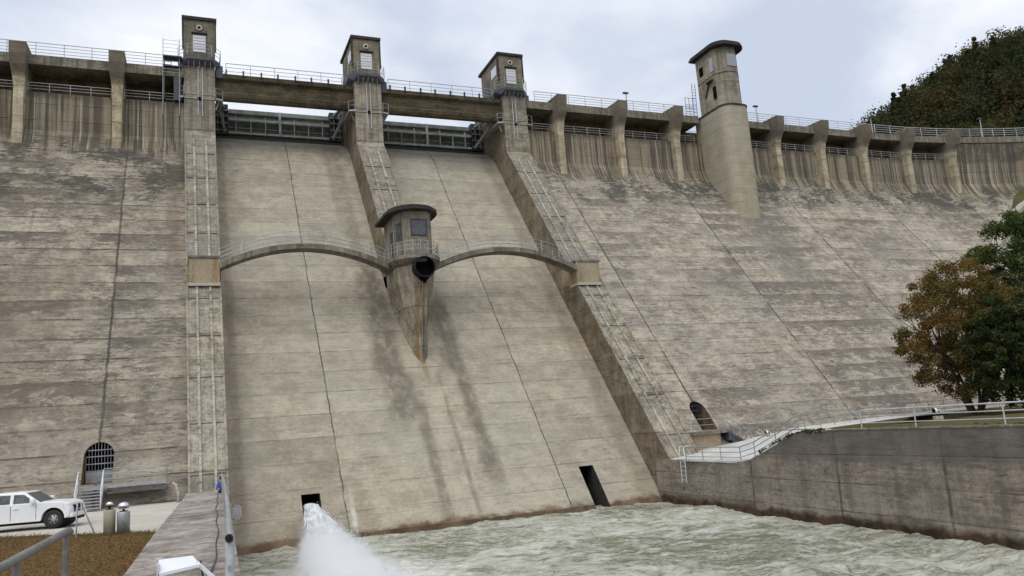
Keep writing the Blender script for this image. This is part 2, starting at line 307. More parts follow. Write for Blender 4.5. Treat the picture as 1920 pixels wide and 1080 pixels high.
# ground
def groundmat():
    m, t, b = newmat('gravel_and_autumn_turf')
    P = t.pos(); X, Y, Z = t.sep(P)[:3]
    edge = t.m('ADD', t.m('ADD', Y, t.m('MULTIPLY', X, .86)), t.m('MULTIPLY', t.m('SUBTRACT', t.noise(P, 2.2, 5, .7), .5), .9))
    gv = t.rng(edge, 30.15, 30.35)
    grav = t.mix(t.rng(t.noise(P, 14, 6, .8), .35, .65), (.42, .39, .33), (.60, .57, .50))
    grav = t.mix(t.rng(t.noise(P, .5, 5, .6), .5, .7, 0, .5), grav, (.68, .65, .58))
    g1 = t.noise(P, 1.1, 6, .7); g2 = t.noise(P, 11, 5, .8, 0, (1, .5, 1))
    gr = t.mix(t.rng(g1, .38, .62), (.165, .092, .034), (.115, .085, .032))
    gr = t.mix(t.rng(g2, .38, .64, 0, .6), gr, (.21, .135, .058))
    gr = t.mix(t.rng(t.noise(P, 24, 3, .8), .60, .70, 0, .4), gr, (.07, .048, .02))
    gr = t.mix(t.rng(t.m('ABSOLUTE', t.m('SUBTRACT', edge, 29.7)), .1, .8, .75, 0), gr, (.06, .075, .022))
    t.l.new(t.mix(gv, gr, grav), b.inputs['Base Color']); set_b(b, rough=.95, spec=.15)
    t.l.new(t.bump(t.m('ADD', g2, t.m('MULTIPLY', g1, .6)), .08, .8), b.inputs['Normal'])
    return m
MAT['ground'] = groundmat()
def bankmat():
    m, t, b = newmat('bank_earth_and_moss')
    P = t.pos(); n = t.noise(P, .8, 6, .7); n2 = t.noise(P, 9, 5, .75)
    c = t.mix(t.rng(n, .4, .6), (.10, .075, .035), (.055, .068, .022)); c = t.mix(t.rng(n2, .4, .65, 0, .6), c, (.15, .10, .045))
    t.l.new(c, b.inputs['Base Color']); set_b(b, rough=.95, spec=.15); t.l.new(t.bump(n2, .08, .8), b.inputs['Normal']); return m
MAT['bank'] = bankmat()
def watermat():
    m, t, b = newmat('turbid_river_water')
    P = t.pos(); X, Y, Z = t.sep(P)[:3]
    a = R(-28); ca, sa = math.cos(a), math.sin(a)      # current runs towards the camera and the right bank
    U = t.m('ADD', t.m('MULTIPLY', X, ca), t.m('MULTIPLY', Y, sa)); V = t.m('SUBTRACT', t.m('MULTIPLY', Y, ca), t.m('MULTIPLY', X, sa))
    Q = t.comb(t.m('MULTIPLY', U, .55), t.m('MULTIPLY', V, 1.25), 0.0)
    f1 = t.noise(Q, .55, 9, .70, 1.6); f2 = t.noise(Q, 1.7, 9, .75, 1.2); f3 = t.noise(P, .12, 4, .5, .3)
    f4 = t.noise(Q, 5.5, 8, .8, 1.0)
    fo = t.m('ADD', t.m('ADD', t.m('MULTIPLY', f1, .40), t.m('MULTIPLY', f2, .34)), t.m('ADD', t.m('MULTIPLY', f3, .16), t.m('MULTIPLY', f4, .20)))
    foam = t.m('ADD', t.m('MULTIPLY', t.rng(fo, .48, .615), .78), t.m('MULTIPLY', t.rng(f4, .46, .66), .28))
    deep = t.mix(t.rng(f3, .4, .6), (.145, .15, .085), (.22, .22, .14))
    dist = t.m('SQRT', t.m('ADD', t.m('POWER', t.m('SUBTRACT', X, 6.2), 2.0), t.m('POWER', t.m('MULTIPLY', t.m('SUBTRACT', Y, 33.0), .55), 2.0)))
    near = t.rng(dist, 1.0, 6.5, .55, 0)
    foam = t.m('MINIMUM', t.m('ADD', t.m('MULTIPLY', foam, .78), near), 1.0)
    t.l.new(t.mix(foam, deep, (.70, .70, .63)), b.inputs['Base Color'])
    t.l.new(t.rng(foam, 0, 1, .22, .8), b.inputs['Roughness'])
    t.l.new(t.bump(t.m('ADD', f2, t.m('MULTIPLY', t.noise(P, 5, 6, .7, .8), .5)), .22, .8), b.inputs['Normal'])
    return m
MAT['water'] = watermat()
MAT['lake'] = simple('reservoir_water', (.03, .045, .05), .1, 0, .1, .5)

# ------------------------------------------------------------------ mesh helper
class MB:
    def __init__(s): s.v = []; s.f = []; s.sm = []
    def add(s, vs_, fs, smooth=False):
        o = len(s.v); s.v += [tuple(x) for x in vs_]; s.f += [tuple(i+o for i in q) for q in fs]; s.sm += [smooth]*len(fs); return s
    def box(s, x0, x1, y0, y1, z0, z1):
        return s.add([(x0, y0, z0), (x1, y0, z0), (x1, y1, z0), (x0, y1, z0), (x0, y0, z1), (x1, y0, z1), (x1, y1, z1), (x0, y1, z1)],
              [(0, 3, 2, 1), (4, 5, 6, 7), (0, 1, 5, 4), (1, 2, 6, 5), (2, 3, 7, 6), (3, 0, 4, 7)])
    def beam(s, a, b, w, h, up=(0, 0, 1)):
        a = Vector(a); b = Vector(b); d_ = (b-a).normalized(); sd_ = d_.cross(Vector(up))
        if sd_.length < 1e-4: sd_ = d_.cross(Vector((1, 0, 0)))
        sd_.normalize(); up_ = sd_.cross(d_); vs_ = []
        for p in (a, b):
            for i, j in ((-1, -1), (1, -1), (1, 1), (-1, 1)): vs_.append(p+sd_*i*w/2+up_*j*h/2)
        return s.add(vs_, [(0, 1, 2, 3), (7, 6, 5, 4), (0, 4, 5, 1), (1, 5, 6, 2), (2, 6, 7, 3), (3, 7, 4, 0)])
    def tube(s, pts, rad, n=8, cap=True):
        pts = [Vector(p) for p in pts]; rr = rad if isinstance(rad, (list, tuple)) else [rad]*len(pts); rings = []; prev = None
        for i, p in enumerate(pts):
            d_ = (pts[min(i+1, len(pts)-1)]-pts[max(i-1, 0)]).normalized()
            a = d_.cross(Vector((0, 0, 1)) if abs(d_.z) < .95 else Vector((1, 0, 0))).normalized() if prev is None else (prev-d_*prev.dot(d_)).normalized()
            prev = a; b_ = d_.cross(a)
            rings.append([p+(a*math.cos(2*PI*k/n)+b_*math.sin(2*PI*k/n))*rr[i] for k in range(n)])
        vs_ = [q for g in rings for q in g]; fs = []
        for i in range(len(pts)-1):
            for k in range(n): fs.append((i*n+k, i*n+(k+1) % n, (i+1)*n+(k+1) % n, (i+1)*n+k))
        s.add(vs_, fs, True)
        if cap:
            s.add(rings[0], [tuple(range(n))[::-1]]); s.add(rings[-1], [tuple(range(n))])
        return s
    def prism(s, poly, a, b, axis='z', smooth=False):     # poly extruded from a to b along axis
        n = len(poly)
        mk = {'z': lambda p, t_: (p[0], p[1], t_), 'x': lambda p, t_: (t_, p[0], p[1]), 'y': lambda p, t_: (p[0], t_, p[1])}[axis]
        vs_ = [mk(p, a) for p in poly]+[mk(p, b) for p in poly]
        s.add(vs_, [(i, (i+1) % n, n+(i+1) % n, n+i) for i in range(n)], smooth)
        s.add([mk(p, a) for p in poly], [tuple(range(n))[::-1]]); s.add([mk(p, b) for p in poly], [tuple(range(n))]); return s
    def lathe(s, prof, c=(0, 0, 0), n=20, axis='z', smooth=True):     # prof: (radius, along)
        vs_ = []
        for rr, h in prof:
            for k in range(n):
                a = 2*PI*k/n; x, y = rr*math.cos(a), rr*math.sin(a)
                vs_.append({'z': (c[0]+x, c[1]+y, c[2]+h), 'y': (c[0]+x, c[1]+h, c[2]+y), 'x': (c[0]+h, c[1]+x, c[2]+y)}[axis])
        fs = [(i*n+k, i*n+(k+1) % n, (i+1)*n+(k+1) % n, (i+1)*n+k) for i in range(len(prof)-1) for k in range(n)]
        return s.add(vs_, fs, smooth)
    def build(s, name, mat, parent=None, loc=None, bevel=0.0, fixn=True):
        me = bpy.data.meshes.new(name); me.from_pydata(s.v, [], s.f); me.update()
        if fixn or bevel:
            bm = bmesh.new(); bm.from_mesh(me)
            bmesh.ops.recalc_face_normals(bm, faces=bm.faces); bm.to_mesh(me); bm.free()
        if any(s.sm) and len(me.polygons) == len(s.sm): me.polygons.foreach_set('use_smooth', s.sm)
        me.materials.append(MAT[mat] if isinstance(mat, str) else mat)
        o = bpy.data.objects.new(name, me); COL.objects.link(o)
        if parent is not None: o.parent = parent
        if loc is not None: o.location = loc
        if bevel:
            md = o.modifiers.new('bevel', 'BEVEL'); md.width = bevel; md.segments = 2; md.limit_method = 'ANGLE'; md.angle_limit = R(40)
        return o
def thing(name, label, cat, loc=(0, 0, 0), group=None, rotz=0):
    o = bpy.data.objects.new(name, None); COL.objects.link(o); o.location = loc; o.rotation_euler = (0, 0, rotz); o.empty_display_size = .5
    o['label'] = label; o['category'] = cat
    if group: o['group'] = group
    return o
def tag(o, label, cat, group=None):
    o['label'] = label; o['category'] = cat
    if group: o['group'] = group
    return o
def struct(o): o['kind'] = 'structure'; return o
def dup(root, loc, label, group=None, rotz=None):
    r_ = root.copy(); COL.objects.link(r_); r_.location = loc; r_['label'] = label
    if rotz is not None: r_.rotation_euler = (0, 0, rotz)
    if group: r_['group'] = group
    for ch in list(root.children):
        c = ch.copy(); COL.objects.link(c); c.parent = r_
        for g in ch.children: q = g.copy(); COL.objects.link(q); q.parent = c
    return r_

# ------------------------------------------------------------------ dam geometry
B = .79092
def gx(x): return -.0066*max(0.0, x-80)**2          # the right end of the dam curves downstream
def fy(z, off=0.0): return 50+off+B*(z-5.6)
dam = thing('concrete_dam', 'long stained concrete gravity dam with sloping downstream face, piers and buttressed crest', 'dam')
def sweep(mb, xs, prof, curve=True, capends=True, closed=False):
    n = len(prof); vs_ = []
    for x in xs:
        for (y, z) in prof: vs_.append((x, y+(gx(x) if curve else 0), z))
    fs = []
    for i in range(len(xs)-1):
        for k in range(n if closed else n-1): fs.append((i*n+k, (i+1)*n+k, (i+1)*n+(k+1) % n, i*n+(k+1) % n))
    mb.add(vs_, fs)
    if closed and capends:
        mb.add(vs_[:n], [tuple(range(n))]); mb.add(vs_[-n:], [tuple(range(n))[::-1]])
WALLY = 70.3
up_prof = [(fy(29.2), 29.2), (fy(30.1)-.03, 30.1), (fy(30.9)-.18, 30.9), (WALLY-.02, 31.9), (WALLY, 32.6), (WALLY, 35.15)]
def arch_pts(cx, w, z0, z1, n=14):
    rr = w/2; zc = z1-rr
    return [(cx-rr, z0), (cx+rr, z0)]+[(cx+rr*math.cos(PI*k/n), zc+rr*math.sin(PI*k/n)) for k in range(n+1)]
def face_with_arch(mb, x0, x1, z0, z1, cx, w, dz0, dz1):
    bm = bmesh.new(); arc = arch_pts(cx, w, dz0, dz1)
    # ring triangulation in X-Z, then laid onto the batter
    outer = [(x0, z0), (cx-w/2, z0), (cx+w/2, z0), (x1, z0), (x1, dz0), (x1, dz1), (x1, z1), (cx, z1), (x0, z1), (x0, dz1), (x0, dz0)]
    vo = [bm.verts.new((x, 0, z)) for x, z in outer]; vi = [bm.verts.new((x, 0, z)) for x, z in arc]
    es = [bm.edges.new((l[i], l[(i+1) % len(l)])) for l in (vo, vi) for i in range(len(l))]
    bmesh.ops.triangle_fill(bm, edges=es, use_beauty=True, normal=(0, -1, 0))
    bm.verts.index_update()
    vs_ = [(v.co.x, fy(v.co.z), v.co.z) for v in bm.verts]
    fs = []
    for fc in bm.faces:
        c = fc.calc_center_median()
        inside = abs(c.x-cx) < w/2 and dz0 < c.z and (c.z < dz1-w/2 or (c.x-cx)**2+(c.z-(dz1-w/2))**2 < (w/2)**2)
        if not inside: fs.append([v.index for v in fc.verts])
    mb.add(vs_, fs); bm.free()
    a = [(x, fy(z), z) for x, z in arc]; n = len(a)                 # the tunnel behind
    return a+[(x, fy(z)+3.2, z) for x, _, z in a], [(i, (i+1) % n, n+(i+1) % n, n+i) for i in range(n)]
    mb.add(a+[(x, fy(z)+3.2, z) for x, _, z in a], [(i, (i+1) % n, n+(i+1) % n, n+i) for i in range(n)])
def wing(name, mat, xa, xb, door, step):
    mb = MB(); cx, w, dz0, dz1 = door
    xs = list(np.arange(xa, xb, step))+[xb]
    x0, x1 = cx-2.2, cx+2.2
    lo = [(fy(-3), -3), (fy(2.6), 2.6)]; hi = [(fy(8), 8), (fy(18), 18)]+up_prof+[(WALLY+2.4, 35.15)]
    full = lo+hi
    segs = [[x for x in xs if x < x0-.05]+[x0], [x1]+[x for x in xs if x > x1+.05]]
    for sg in segs: sweep(mb, sg, full)
    sweep(mb, [x0, x1], lo); sweep(mb, [x0, x1], hi)
    tv, tf = face_with_arch(mb, x0, x1, 2.6, 8, cx, w, dz0, dz1)
    mb.add([(cx-.9, fy(dz0)+2.5, dz0-.2), (cx+.9, fy(dz0)+2.5, dz0-.2), (cx+.9, fy(dz0)+2.5, dz1+.3), (cx-.9, fy(dz0)+2.5, dz1+.3)], [(0, 1, 2, 3)])
    o = mb.build(name, mat, dam, fixn=False)
    tm = MB(); tm.add(tv, tf); tm.build('passage_shade_wall', 'gallery', o, fixn=False)  # tunnel walls coloured dark to stand in for the shade inside
    vb = MB(); vb.box(cx-.85, cx+.85, fy(dz0)+2.3, fy(dz0)+2.45, dz0-.1, dz1+.2); vb.build('passage_dark_panel', 'void', o)  # black panel added behind the gate so the opening reads as unlit
    # hidden body behind, crest to foundation
    b2 = MB(); xs2 = list(np.arange(xa, xb, 4.0))+[xb]
    sweep(b2, xs2, [(WALLY+2.4, 35.15), (WALLY+2.4, 37.42), (77, 37.42), (77, -3)])
    b2.build('gallery_wall', 'gallery', dam, fixn=False)
    return o
LD = (-4.6, 1.5, 4.12, 6.35); RD = (35.0, 1.35, 4.2, 6.35)
wing('left_wing_face', 'face_left', -70, .6, LD, 3.0)
wing('right_wing_face', 'face_right', 31.7, 150, RD, 2.0)

ogee = [(fy(32.0, 2.1), 32.0), (fy(32.65, 2.1)+.05, 32.65), (74.55, 33.55), (75.6, 34.2), (76.8, 34.6), (78.2, 34.78), (80, 34.4), (82, -3)]
def chute(xa, xb, hx0, hx1, hz):
    mb = MB(); lo = [(fy(-3, 2.1), -3), (fy(hz, 2.1), hz)]; hi = [(fy(hz, 2.1), hz), (fy(16, 2.1), 16)]+ogee
    for a, b_ in ((xa, hx0), (hx1, xb)): sweep(mb, [a, b_], lo+hi[1:], False)
    sweep(mb, [hx0, hx1], hi, False)
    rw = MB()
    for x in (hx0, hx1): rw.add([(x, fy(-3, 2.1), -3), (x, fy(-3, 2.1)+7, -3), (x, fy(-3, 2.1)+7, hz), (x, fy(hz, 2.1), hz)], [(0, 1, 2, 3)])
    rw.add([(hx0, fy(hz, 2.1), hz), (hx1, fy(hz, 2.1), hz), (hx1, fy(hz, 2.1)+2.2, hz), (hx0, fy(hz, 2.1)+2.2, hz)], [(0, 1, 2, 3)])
    ch = mb.build('spillway_face', 'chute', dam, fixn=False); rw.build('outlet_shade_wall', 'roof', ch, fixn=False)  # outlet side walls coloured dark in place of the shade in the recess
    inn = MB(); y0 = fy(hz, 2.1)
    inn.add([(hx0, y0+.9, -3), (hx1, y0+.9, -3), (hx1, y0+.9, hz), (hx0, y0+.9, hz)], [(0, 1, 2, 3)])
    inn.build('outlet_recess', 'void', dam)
chute(1.9, 15.0, 6.12, 7.22, 2.45)
chute(16.8, 29.8, 24.52, 25.6, 2.5)
mb = MB(); sweep(mb, [15.0, 16.8], [(fy(-3, 2.1), -3), (fy(16, 2.1), 16)], False); mb.build('spillway_face', 'chute', dam, fixn=False)
# toe ledge of the chute, just above the water
mb = MB(); mb.prism([(fy(.18, 2.1)-.0, .18), (fy(.18, 2.1)-.35, .12), (fy(.18, 2.1)-.45, -2), (fy(.18, 2.1)+1, -2)], 7.3, 24.4, 'x')
mb.build('toe_ledge', 'chute', dam)

# ---- piers
PF = -1.3
def pier(x0, x1, zbot, taper=0.0):
    mb = MB(); prof = [(fy(zbot, PF), zbot), (fy(32.1, PF), 32.1), (70.08, 32.6), (70.1, 39.25), (78.5, 39.25), (78.5, zbot)]
    vs_ = []; n = len(prof)
    for side, x in ((0, x0), (1, x1)):
        for (y, z) in prof:
            tt = taper*max(0, (33-z)/30)
            vs_.append((x+(tt if side == 0 else -tt), y, z))
    mb.add(vs_[:n], [tuple(range(n))]); ps = MB(); ps.add(vs_[:n], [tuple(range(n))[::-1]]); ps.add(vs_[n:], [tuple(range(n))])
    m2 = MB(); m2.add(vs_, [(i, i+1, n+i+1, n+i) for i in range(n-1)])
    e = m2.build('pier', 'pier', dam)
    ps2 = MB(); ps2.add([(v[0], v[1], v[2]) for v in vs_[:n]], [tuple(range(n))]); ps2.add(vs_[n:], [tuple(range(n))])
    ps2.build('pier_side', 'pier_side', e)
    # raised kerbs and cross joints of the stair run on the sloping top
    w = x1-x0; st = MB()
    for a, b_, hgt in ((.0, .14, .05), (w*.27, w*.34, .09), (w*.65, w*.72, .09), (w-.15, w, .05)):
        st = MB(); p = []
        for z in (zbot, 31.6):
            tt = taper*max(0, (33-z)/30)
            for xx in (x0+a+tt*(1-2*a/w), x0+b_+tt*(1-2*b_/w)): p.append((xx, fy(z, PF)-.004, z)); p.append((xx, fy(z, PF)-hgt, z+hgt*.6))
        st.add(p, [(0, 1, 3, 2), (4, 6, 7, 5), (1, 5, 7, 3), (0, 4, 5, 1), (2, 3, 7, 6), (0, 2, 6, 4)])
        st.build('stair_kerb', 'lip_old' if hgt > .06 else 'pier', e)
    z = zbot+1.0          # shallow nosings across the stair run
    while z < 31.0:
        tt = taper*max(0, (33-z)/30); y = fy(z, PF); q = MB()
        q.add([(x0+.1+tt, y-.005, z), (x1-.1-tt, y-.005, z), (x1-.1-tt, y-.07, z+.01), (x0+.1+tt, y-.07, z+.01), (x0+.1+tt, y+.1*B-.004, z+.1), (x1-.1-tt, y+.1*B-.004, z+.1), (x1-.1-tt, y+.1*B-.06, z+.12), (x0+.1+tt, y+.1*B-.06, z+.12)],
              [(0, 3, 2, 1), (4, 5, 6, 7), (3, 7, 6, 2), (0, 4, 7, 3), (1, 2, 6, 5)])
        q.build('nosing', 'pier_top', e); z += 2.84
    return e
pier(-.28, 2.24, -2.5, .24)
pier(14.55, 17.12, 17.0, 0)
pier(29.62, 32.18, -2.5, .03)
# central nose shaft
def nose_plan(w=1.3, y0=55.95, y1=60.0, n=12):
    L = [(15.85-w*math.sqrt(k/n)*(1 if 1 else 0), y0+(y1-y0)*(k/n)**1.0) for k in range(n, -1, -1)]
    Rr = [(15.85+w*math.sqrt(k/n), y0+(y1-y0)*(k/n)) for k in range(1, n+1)]
    return L+Rr+[(17.12, 66), (14.55, 66)]
mb = MB(); mb.prism(nose_plan(), 5.0, 18.0, 'z'); nose = mb.build('nose_pier', 'nose', dam)

# ---- bracket boxes carrying the footbridges
for x0, x1 in ((.02, 2.02), (29.62, 31.75)):
    mb = MB(); mb.box(x0, x1, 57.15, 60, 16.72, 18.45); bx = mb.build('bracket_block', 'bracket', dam, bevel=.04)
    mb = MB(); mb.box(x0-.04, x1+.04, 57.05, 58.6, 16.5, 16.716); mb.build('ledge', 'lip', bx)
    mb = MB(); mb.box(x0-.05, x1+.05, 57.08, 60.2, 18.454, 18.62); mb.build('cap_slab', 'deck', bx)

# ---- buttresses
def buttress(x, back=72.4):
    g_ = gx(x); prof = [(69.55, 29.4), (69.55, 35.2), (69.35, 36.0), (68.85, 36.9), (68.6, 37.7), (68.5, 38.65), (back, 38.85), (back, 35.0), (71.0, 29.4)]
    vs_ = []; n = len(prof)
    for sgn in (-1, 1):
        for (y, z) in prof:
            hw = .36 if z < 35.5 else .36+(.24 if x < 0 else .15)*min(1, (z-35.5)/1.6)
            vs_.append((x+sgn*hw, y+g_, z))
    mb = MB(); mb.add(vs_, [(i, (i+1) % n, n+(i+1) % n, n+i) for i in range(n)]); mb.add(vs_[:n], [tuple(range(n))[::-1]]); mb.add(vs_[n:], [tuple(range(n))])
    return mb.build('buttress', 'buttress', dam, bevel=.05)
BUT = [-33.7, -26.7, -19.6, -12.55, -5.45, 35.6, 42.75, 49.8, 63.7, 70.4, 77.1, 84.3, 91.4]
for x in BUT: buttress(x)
# ---- deck slabs, and the closed wall at the right end
for a, b_ in ((-70, -.3), (32.2, 53.3), (57.2, 150)):
    mb = MB(); xs = list(np.arange(a, b_, 3.0))+[b_]
    sweep(mb, xs, [(69.95, 37.42), (69.95, 38.25), (77.2, 38.3), (77.2, 37.42)], True, True, True)
    mb.build('crest_deck', 'deck', dam)
mb = MB(); xs = list(np.arange(91.9, 150, 2.5))+[150]
sweep(mb, xs, [(70.28, 33.5), (70.05, 37.3), (70.1, 37.41), (72.9, 37.41), (72.9, 33.5)], True, True, True); mb.build('parapet_wall', 'face_right', dam)
# bridge beams across the spillway
for i, (a, b_) in enumerate(((2.24, 14.55), (17.12, 29.62))):
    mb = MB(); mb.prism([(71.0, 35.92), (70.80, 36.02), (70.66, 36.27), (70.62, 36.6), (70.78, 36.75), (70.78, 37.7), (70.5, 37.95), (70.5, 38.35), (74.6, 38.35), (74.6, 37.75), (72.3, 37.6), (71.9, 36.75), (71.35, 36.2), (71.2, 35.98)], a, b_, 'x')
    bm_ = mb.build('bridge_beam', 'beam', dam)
    w = b_-a
    for k in range(8):
        xx = a+w*(.075+k*.122)+(.0 if k % 2 else .05)
        q = MB(); q.box(xx-.07, xx+.07, 70.38, 70.56, 38.2, 38.72); q.build('drain_bracket', 'gate_dark', bm_)
# drain holes in the piers
for cx in (.95, 15.85, 30.9):
    mb = MB(); mb.box(cx-.15, cx+.15, 70.0, 70.2, 35.45, 35.75); mb.build('drain_hole', 'void', dam)

# ------------------------------------------------------------------ railings
def railing(name, label, path, h=1.0, rails=(1.0, .68, .36), spacing=2.0, rad=.03, mat='galv', cat='railing', group=None, postrad=None, end=True):
    root = thing(name, label, cat, path[0], group); o0 = Vector(path[0])
    P_ = [Vector(p)-o0 for p in path]
    for fr in rails:
        mb = MB()
        for a, b_ in zip(P_[:-1], P_[1:]): mb.tube([a+Vector((0, 0, h*fr)), b_+Vector((0, 0, h*fr))], rad*(1.15 if fr == 1.0 else .85), 6)
        mb.build('rail', mat, root, fixn=False)
    for a, b_ in zip(P_[:-1], P_[1:]):
        L = (b_-a).length; n = max(1, round(L/spacing))
        for k in range(n+(1 if (b_ is P_[-1] and end) else 0)):
            p = a+(b_-a)*k/n
            mb = MB(); mb.tube([p, p+Vector((0, 0, h))], postrad or rad, 6); mb.build('post', mat, root, fixn=False)
    return root
def cpt(x, y, z): return (x, y+gx(x), z)
RY = 70.15
G1 = 'railings along the dam crest'
railing('crest_railing', 'steel crest railing over the left wing, left of the first gate tower', [cpt(-34, RY, 38.28), cpt(-1.3, RY, 38.28)], 1.12, (1, .75, .5, .25), 2.05, .028, group=G1)
railing('crest_railing', 'steel railing on the bridge beam between first and second gate towers', [(3.2, 70.75, 38.37), (13.7, 70.75, 38.37)], 1.1, (1, .66, .33), 2.1, .028, group=G1)
railing('crest_railing', 'steel railing on the bridge beam between second and third gate towers', [(18.0, 70.75, 38.37), (28.8, 70.75, 38.37)], 1.1, (1, .66, .33), 2.1, .028, group=G1)
railing('crest_railing', 'steel crest railing between third gate tower and tall round-roofed tower', [cpt(33.2, RY, 38.28), cpt(52.9, RY, 38.28)], 1.12, (1, .75, .5, .25), 2.05, .028, group=G1)
railing('crest_railing', 'steel crest railing from the tall round-roofed tower to the wooded hill', [cpt(x, RY, 38.28) for x in (57.8, 66, 74, 80, 85, 90, 95, 100, 105, 110, 116)], 1.12, (1, .75, .5, .25), 2.05, .032, 'galv_pale', group=G1)
railing('crest_railing', 'far-side crest railing seen behind the near one on the left wing', [cpt(-34, 76.9, 38.3), cpt(-1.5, 76.9, 38.3)], 1.12, (1, .6), 2.9, .028, group=G1)
railing('crest_railing', 'far-side crest railing behind the near one above the spillway gates', [(2.8, 74.4, 38.37), (29.0, 74.4, 38.37)], 1.12, (1, .6), 2.9, .028, group=G1)
railing('crest_railing', 'far-side crest railing behind the near one on the right wing', [cpt(x, 76.9, 38.3) for x in (33.5, 60, 80, 88, 96, 104, 112)], 1.12, (1, .6), 2.9, .028, group=G1)
G2 = 'gallery railings between the buttresses'
names = {-19.6: 'at the left edge of the dam', -12.55: 'between the two leftmost visible buttresses', -5.45: 'between second buttress and first gate tower'}
walls = [-19.6, -12.55, -5.45, -.6]
for a, b_ in zip(walls[:-1], walls[1:]):
    railing('gallery_railing', 'low steel gallery railing '+names[a], [(a+.5, 70.45, 35.16), (b_-.5, 70.45, 35.16)], .85, (1, .7, .4), 1.6, .03, 'galv', group=G2)
rb = [32.3, 35.6, 42.75, 49.8, 53.2]; nm = ['between third gate tower and the next buttress', 'in first full bay right of the third gate tower', 'in second full bay right of the third gate tower', 'in short bay left of the round-roofed tower']
for (a, b_), q in zip(zip(rb[:-1], rb[1:]), nm):
    railing('gallery_railing', 'low steel gallery railing '+q, [(a+.5, 70.45, 35.16), (b_-.5, 70.45, 35.16)], .85, (1, .7, .4), 1.6, .03, 'galv', group=G2)
rb = [57.3, 63.7, 70.4, 77.1, 84.3, 91.4]; nm = ['first', 'second', 'third', 'fourth', 'fifth']
for (a, b_), q in zip(zip(rb[:-1], rb[1:]), nm):
    railing('gallery_railing', 'low steel gallery railing in %s bay right of the round-roofed tower' % q, [cpt(a+.5, 70.45, 35.16), cpt(b_-.5, 70.45, 35.16)], .85, (1, .7, .4), 1.6, .03, 'galv', group=G2)

# ------------------------------------------------------------------ gate towers (huts) on the piers
def gate_tower(cx, label):
    z0, z1 = 39.27, 43.0; y0, y1 = 70.1, 75.2; hw = 1.3
    t_ = thing('gate_tower', label, 'gate tower', (cx, 70.1, z0), 'square gate towers on the spillway piers')
    L = lambda v: (v[0], v[1]-70.1, v[2]-z0)
    mb = MB(); mb.box(-hw, hw, 0, y1-y0, 0, z1-z0); wl = mb.build('wall', 'hut', t_)
    mb = MB(); mb.prism([(-hw-.14, -.16), (hw+.14, -.16), (hw+.14, 5.6), (-hw-.14, 5.6)], z1-z0+.002, z1-z0+.28); mb.build('roof', 'roof', t_)
    mb = MB()      # downstream fin frame round the front edge
    mb.box(-hw-.10, -hw-.002, -.10, .25, .9, z1-z0); mb.build('edge_rib', 'roof', t_); mb = MB(); mb.box(hw+.002, hw+.10, -.10, .25, .9, z1-z0); mb.build('edge_rib', 'roof', t_)
    mb = MB(); mb.box(-.52, .52, -.05, .06, .72, 2.28); wd = mb.build('window', 'white', t_)
    mb = MB()
    for k in range(1, 6): mb.box(-.5, .5, -.075, -.052, .72+k*.26-.012, .72+k*.26+.012)
    mb.build('glazing_bar', 'galv', wd)
    mb = MB(); mb.box(-.66, .66, -.2, -.002, 2.42, 2.5); mb.build('lintel', 'roof', wl)
    mb = MB(); mb.lathe([(.13, 0), (.13, -.05), (.27, -.05), (.27, .05)], (0, -.03, 3.0), 18, 'y'); mb.build('round_vent', 'lip', wl)
    mb = MB(); mb.lathe([(.001, 0), (.13, 0)], (0, -.02, 3.0), 14, 'y'); mb.build('vent_opening', 'void', wl)
    for (a, b_, zz0, zz1, mt, nm_) in ((.7, 2.1, 1.9, 2.9, 'white', 'side_window'), (2.9, 3.8, .15, 2.1, 'steel_dark', 'door')):
        mb = MB(); mb.box(-hw-.04, -hw+.05, a, b_, zz0, zz1); mb.build(nm_, mt, t_); mb = MB(); mb.box(hw-.05, hw+.04, a, b_, zz0, zz1); mb.build(nm_, mt, t_)
    return t_
